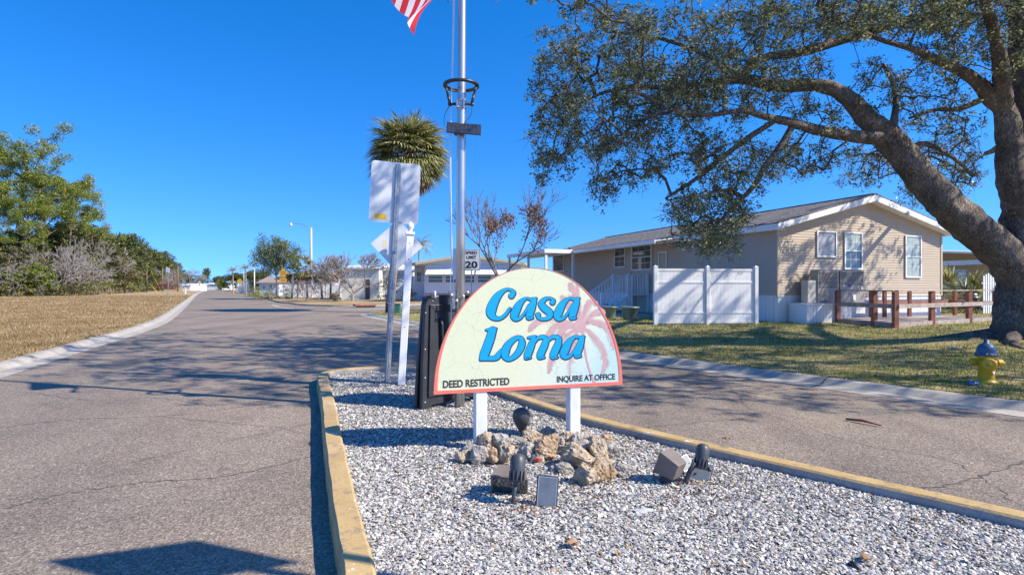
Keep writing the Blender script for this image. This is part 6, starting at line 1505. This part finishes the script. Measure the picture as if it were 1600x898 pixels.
for a, b in (((xl-.8, ze_-.02), (xm, zm_)), ((xm, zm_), (xr_+.4, ze_))):
    m.add([(a[0], -.6, a[1]), (b[0], -.6, b[1]), (b[0], 14, b[1]), (a[0], 14, a[1]), (a[0], -.6, a[1]-.1), (b[0], -.6, b[1]-.1), (b[0], 14, b[1]-.1), (a[0], 14, a[1]-.1)], [(0, 1, 2, 3), (4, 7, 6, 5), (0, 4, 5, 1), (0, 3, 7, 4), (1, 5, 6, 2)])
m.build('roof', M['awning'], wh, True)
m = MB()
for a, b in (((xl+.6, ze_+.04), (xm, zm_)), ((xm, zm_), (xr_+.4, ze_))):
    m.add([(a[0], -.63, a[1]+.01), (b[0], -.63, b[1]+.01), (b[0], -.63, b[1]-.22), (a[0], -.63, a[1]-.22)], [(0, 1, 2, 3)])
m.build('fascia', M['cream'], wh, True)
for a, b in ((668, 692), (695, 717), (720, 742), (746, 768), (772, 790)):
    window(wh, Matrix.Translation((wx(a), -.02, wz(442))) @ RX, wx(b)-wx(a), wz(430)-wz(442), (1, 2))
for a, b in ((644, 653), (655, 663)): window(wh, Matrix.Translation((wx(a), 1.58, wz(441))) @ RX, wx(b)-wx(a), wz(424)-wz(441), (1, 2))
for a, b in ((667, 742), (745, 800)):
    m = MB(); n_ = 24; A, B = wx(a), wx(b)
    for i in range(n_): x0, x1 = A+(B-A)*i/n_, A+(B-A)*(i+1)/n_; zz = .02*(i % 2); m.add([(x0, -.02, wz(418)+zz), (x1, -.02, wz(418)+zz), (x1, -1.1, wz(429)+zz), (x0, -1.1, wz(429)+zz)], [(0, 1, 2, 3)])
    for x0 in (A, B): m.add([(x0, -.02, wz(418)), (x0, -1.1, wz(429)), (x0, -.02, wz(429))], [(0, 1, 2)])
    m.build('awning', M['awning'], wh, True)
m = MB(); m.add([(xl-.6, -.4, wz(430)), (wx(664)-.15, -.4, wz(417)), (wx(664)-.15, 1.55, wz(416)), (xl-.6, 1.55, wz(428))], [(0, 1, 2, 3)]); m.build('awning', M['awning'], wh, True)
M['stonebase'] = simple('stone_base', (.30, .27, .24), (.48, .44, .40), 3, .8)
m = MB(); m.box((wx(664), -.04, 0), (xr_, -.005, wz(457))); m.build('stone_base', M['stonebase'], wh, True)
m = MB(); m.box((wx(664), -.08, wz(457)), (xr_, .0, wz(455.5))); m.build('sill_band', M['trim'], wh, True)
x, y = gpz(757, 33.5)
# ------------------------------------------------------------------ cream shed / garage and other far houses
def cottage(name, lab, px0, px1, d, ytop_e, ytop_r, depth, wall, roofm, wins=(), door=None, rot=0, group=None, side=None):
    xm_ = (px0+px1)/2; x, y = gpz(xm_, d); o = thing(name, lab, 'house', (x, y, KZ), rot, group); hw = (px1-px0)/F*d/2; he = CH+(HZ-ytop_e)/F*d-KZ; hr = CH+(HZ-ytop_r)/F*d-KZ
    m = MB(); m.prism([(-hw, 0), (hw, 0), (hw, depth), (-hw, depth)], -.1, he); m.build('wall', M[wall], o, True)
    m = MB(); ov = .35; yr = depth*.5
    m.add([(-hw-ov, -ov, he-.04), (hw+ov, -ov, he-.04), (hw+ov, yr, hr), (-hw-ov, yr, hr), (hw+ov, depth+ov, he-.04), (-hw-ov, depth+ov, he-.04)], [(0, 1, 2, 3), (3, 2, 4, 5), (0, 3, 5), (1, 4, 2)]); m.add([(-hw-ov, -ov-.01, he-.2), (hw+ov, -ov-.01, he-.2), (hw+ov, -ov-.01, he-.0), (-hw-ov, -ov-.01, he-.0)], [(0, 1, 2, 3)])
    m.build('roof', M[roofm], o, True)
    for a, b, c, e in wins:
        X0 = (a-xm_)/F*d; X1 = (b-xm_)/F*d; Z0 = CH+(HZ-e)/F*d-KZ; Z1 = CH+(HZ-c)/F*d-KZ; window(o, Matrix.Translation((X0, -.012, Z0)) @ RX, X1-X0, Z1-Z0, (2, 2))
    if door: 
        a, b, c = door; X0 = (a-xm_)/F*d; X1 = (b-xm_)/F*d; m = MB(); m.box((X0, -.04, 0), (X1, -.005, CH+(HZ-c)/F*d-KZ)); m.build('door', M['hvacdark'], o, True)
    return o
M['creamwall'] = siding_mat('cream_siding', (.66, .66, .56), (.74, .73, .63)); M['pinkwall'] = simple('pink_wall', (.50, .38, .44), (.58, .45, .50), 2, .7); M['brownroof'] = simple('brown_roof', (.26, .19, .15), (.36, .28, .22), 4, .8); M['bluewall'] = simple('pale_blue_wall', (.50, .56, .66), (.58, .63, .72), 2, .6)
cottage('cream_shed', 'cream sided shed behind the leafless frangipani tree', 533, 592, 64, 417, 412, 9, 'creamwall', 'awning', door=(571, 578, 436))
cottage('white_garage', 'bluish white outbuilding between the cream shed and the palm trunk', 592, 645, 66, 420, 410, 8, 'bluewall', 'awning', wins=((598, 606, 432, 444),))
cottage('pink_house', 'pink-walled house hidden behind the bare shrubs and sabal palms', 436, 520, 90, 432, 424, 9, 'pinkwall', 'brownroof', wins=((452, 460, 438, 447), (490, 500, 438, 447)))
cottage('white_house', 'small white house with brown roof left of the yellow warning sign', 405, 436, 88, 441, 431, 8, 'bluewall', 'brownroof', wins=((410, 415, 446, 452), (420, 426, 445, 452)))
cottage('white_house', 'low white house with dark window closing the far end of the road', 321, 346, 240, 443.6, 441.6, 12, 'trim', 'awning', wins=((329, 334, 444.3, 446.3),))
cottage('white_house', 'tiny white building seen across the field left of the road end', 286, 298, 190, 445, 442.5, 10, 'trim', 'awning', wins=((290, 293, 446, 448.5),))
def wall_fence(px0, px1, d, top, lab):
    x0, y0 = gpz(px0, d); w_ = (px1-px0)/F*d; h_ = CH+(HZ-top)/F*d-KZ; o = thing('garden_fence', lab, 'fence', (x0, y0, KZ), 0); n_ = max(2, int(w_/1.8)); m = MB()
    m.box((0, -.02, 0), (w_, .02, h_-.05))
    for k in range(n_*4): m.box((w_*k/n_/4, -.035, .05), (w_*k/n_/4+w_/n_/4*.85, -.02, h_-.08))
    m.build('panel', M['vinyl'], o, True)
    for k in range(n_+1): m = MB(); m.bbox((w_*k/n_-.07, -.07, -.1), (w_*k/n_+.07, .07, h_+.03), .01); m.build('post', M['vinyl'], o, True)
wall_fence(444, 532, 76, 444, 'long white fence behind the bare shrubs and lamp pole'); wall_fence(372, 398, 130, 442.5, 'short white fence far down the road right of the yellow signs')

# ------------------------------------------------------------------ street lamp, poles, far signs, drain
x, y = gpz(486, 80); hl = CH+(HZ-356)/F*80-KZ
sl_ = thing('street_lamp', 'tall concrete street lamp pole with curved arm across the side street', 'street lamp', (x, y, KZ)); M['concpole'] = simple('concrete_pole', (.40, .36, .32), (.52, .48, .43), 3, .8)
m = MB(); m.tube([(0, 0, -.1), (0, 0, hl)], [.24, .15], 12); m.build('pole', M['concpole'], sl_, True)
m = MB(); m.tube(cr([(0, 0, hl-.25), (-.6, 0, hl+.25), (-1.5, 0, hl+.55), (-2.6, 0, hl+.62)], 5), .05, 8); m.build('arm', M['steel'], sl_, True)
m = MB(); m.lathe([(.05, .15), (.14, .08), (.2, -.08), (.23, -.2), (.15, -.33), (.03, -.38)], (-2.8, 0, hl+.55), 14); m.build('lamp_head', M['alu'], sl_, True)
def util(px, d, top, r_, lab, arm=False, mat='pole'):
    x, y = gpz(px, d); h_ = CH+(HZ-top)/F*d-KZ; o = thing('utility_pole', lab, 'utility pole', (x, y, KZ), 0, 'utility poles along the wood'); m = MB(); m.tube([(0, 0, -.1), (0, 0, h_)], [r_, r_*.7], 10); m.build('pole', M[mat], o, True)
    if arm: m = MB(); m.box((-.9, -.06, h_-.6), (.9, .06, h_-.45)); m.build('crossarm', M[mat], o, True); m = MB(); m.lathe([(.16, 0), (.18, .1), (.18, .6), (.12, .7)], (.25, 0, h_-1.6), 10); m.build('transformer', M['alu'], o, True)
util(195.5, 123, 387, .19, 'nearest wooden utility pole with a crossarm in front of the wood', True); util(229.5, 140, 411, .13, 'thin pole right of the nearest utility pole'); util(254, 165, 418, .14, 'pole behind the double white sign'); util(278, 160, 415, .17, 'wooden pole past the reddish tree'); util(296.5, 200, 433, .12, 'thin far pole at the end of the field'); util(397.5, 100, 419, .11, 'white pole left of the spreading tree', False, 'trim'); util(381, 125, 425, .10, 'pale far pole behind the yellow signs', False, 'concpole')
def guy(px0, d0, y0, px1, d1, lab):
    a = Vector((*gpz(px0, d0), CH+(HZ-y0)/F*d0)); b = Vector((*gpz(px1, d1), KZ)); m = MB(); m.tube([a, b], .045, 6); o = m.build('guy_guard', M['ysticker']); tag(o, lab, 'guy wire', 'yellow sleeved guy wires')
guy(231, 140, 440, 246, 138, 'yellow sleeved guy wire leaning right of the thin pole'); guy(236, 140, 423, 252, 150, 'higher yellow sleeved guy wire behind the double white sign'); guy(279, 160, 443, 287, 158, 'yellow guy wire at the wooden pole past the reddish tree')
def dsign(name, lab, px, d, ytop, shapes, group=None):
    x, y = gpz(px, d); zt = CH+(HZ-ytop)/F*d-KZ; o = thing(name, lab, 'road sign', (x, y, KZ), 0, group); m = MB(); m.box((-.03, 0, -.1), (.03, .05, zt-.05)); m.build('post', M['galv'], o, True)
    for kind, dx, zc_, s, mt in shapes:
        m = MB(); poly = [(s, 0), (0, s), (-s, 0), (0, -s)] if kind == 'd' else rrect(s[0], s[1], .03); m.prism(poly, 0, .006, Matrix.Translation((dx, -.004, zt+zc_)) @ RX); m.build('sign_plate', M[mt], o, True)
    return o, zt
M['orange_ink'] = simple('worn_orange_ink', (.45, .13, .01), None, rough=.5); M['warn'] = simple('warning_yellow', (.72, .38, .01), (.80, .45, .02), 4, .4); M['green_s'] = simple('street_sign_green', (.005, .20, .12), None, rough=.4)
o, zt = dsign('warning_sign', 'near yellow diamond warning sign with a small plate below it', 442.5, 59.5, 419.5, [('d', 0, -.45, .47, 'warn'), ('r', 0, -1.20, (.72, .42), 'warn')], 'yellow warning signs')
for zz in (-.40, -.60):
    m = MB(); m.box((-.24, -.014, zt+zz), (.24, -.011, zt+zz+.08)); m.build('lettering_line', M['orange_ink'], o, True)
m = MB(); m.box((-.2, -.014, zt-1.25), (.2, -.011, zt-1.16)); m.build('lettering_line', M['orange_ink'], o, True)
o, zt = dsign('street_name_sign', 'small green street name sign right of the yellow warning sign', 457.5, 59, 423.5, [('r', 0, -.14, (.82, .22), 'green_s')])
m = MB(); m.box((-.22, -.014, zt-.18), (.24, -.011, zt-.10)); m.build('lettering_line', M['trim'], o, True)
dsign('warning_sign', 'left of two far yellow diamond signs down the road', 363.5, 120, 437, [('d', 0, -.5, .55, 'warn')], 'yellow warning signs')
dsign('warning_sign', 'right of two far yellow diamond signs down the road', 374.5, 112, 435.5, [('d', 0, -.5, .62, 'warn')], 'yellow warning signs')
dsign('road_sign', 'double white sign panels on a post in the dry field', 262.5, 78, 417, [('r', -.14, -.36, (.24, .70), 'alu'), ('r', .14, -.44, (.26, .62), 'alu')])
dsign('road_sign', 'far white diamond sign at the left edge of the road end', 311.5, 150, 438.5, [('d', 0, -.5, .62, 'alu')])
x, y = gpz(289.5, 110); o = thing('marker_post', 'short white marker post in the field near the road end', 'post', (x, y, KZ)); m = MB(); m.bbox((-.14, -.06, -.1), (.14, .06, 1.25), .02); m.build('shaft', M['vinyl'], o, True); m = MB(); m.box((-.15, -.07, 1.0), (.15, .07, 1.12)); m.build('band', M['alu'], o, True)
x, y = gp(570, 478, .1); dr = thing('storm_drain', 'dark kerb inlet storm drain in front of the frangipani tree', 'drain', (x, y, .0), .5)
m = MB(); m.bbox((-.8, -.3, .10), (.8, .45, .24), .03); m.build('cover_slab', M['red_wood'], dr, True); m = MB(); m.box((-.7, -.36, -.02), (.7, -.25, .12)); m.build('opening', M['black'], dr, True)
x, y = gp(623, 489, .12); o = thing('utility_box', 'small green utility box at the foot of the tall sabal palm', 'utility box', (x, y-.3, .11)); M['boxgreen'] = simple('box_green', (.03, .14, .09), (.05, .2, .13), 5, .5); m = MB(); m.bbox((-.16, -.12, 0), (.16, .12, .5), .03); m.build('cabinet', M['boxgreen'], o, True); m = MB(); m.box((-.18, -.14, .5), (.18, .14, .54)); m.build('lid', M['boxgreen'], o, True)
x, y = gp(605, 489, .12); o = thing('bollard', 'dark short post beside the perforated sign post on the far grass corner', 'bollard', (x, y, .11)); m = MB(); m.lathe([(.10, 0), (.10, .55), (.07, .62), (.02, .65)], (0, 0, 0), 12); m.build('shaft', M['black'], o, True); m = MB(); m.lathe([(.13, -.02), (.12, .03)], (0, 0, 0), 12); m.build('foot', M['trim'], o, True)
# stick lying on the right lane
a = Vector((*gp(1322, 657), .02)); b = Vector((*gp(1378, 667), .02)); m = MB(); m.tube([a, a.lerp(b, .5)+Vector((0, .02, .015)), b], [.014, .018, .010], 7); tag(m.build('stick', M['red_wood']), 'thin reddish stick lying on the right lane', 'stick')
# unseen rhombus plate, added and shaped to cast the left lane shadow
bs = thing('shadow_caster', 'unseen rhombus panel on a tall post right of the camera, added to cast the road shadow', 'panel', (2.75, 1.96, GZ)); m = MB(); m.tube([(0, 0, -.1), (0, 0, 3.9)], .04, 10); m.build('post', M['steel'], bs, True)
m = MB(); m.prism([(-.74, 0), (0, -.30), (.74, 0), (0, .28)], 3.90, 3.94, Matrix.Translation((-.26, 0, 0))); m.build('plate', M['alu'], bs, True)
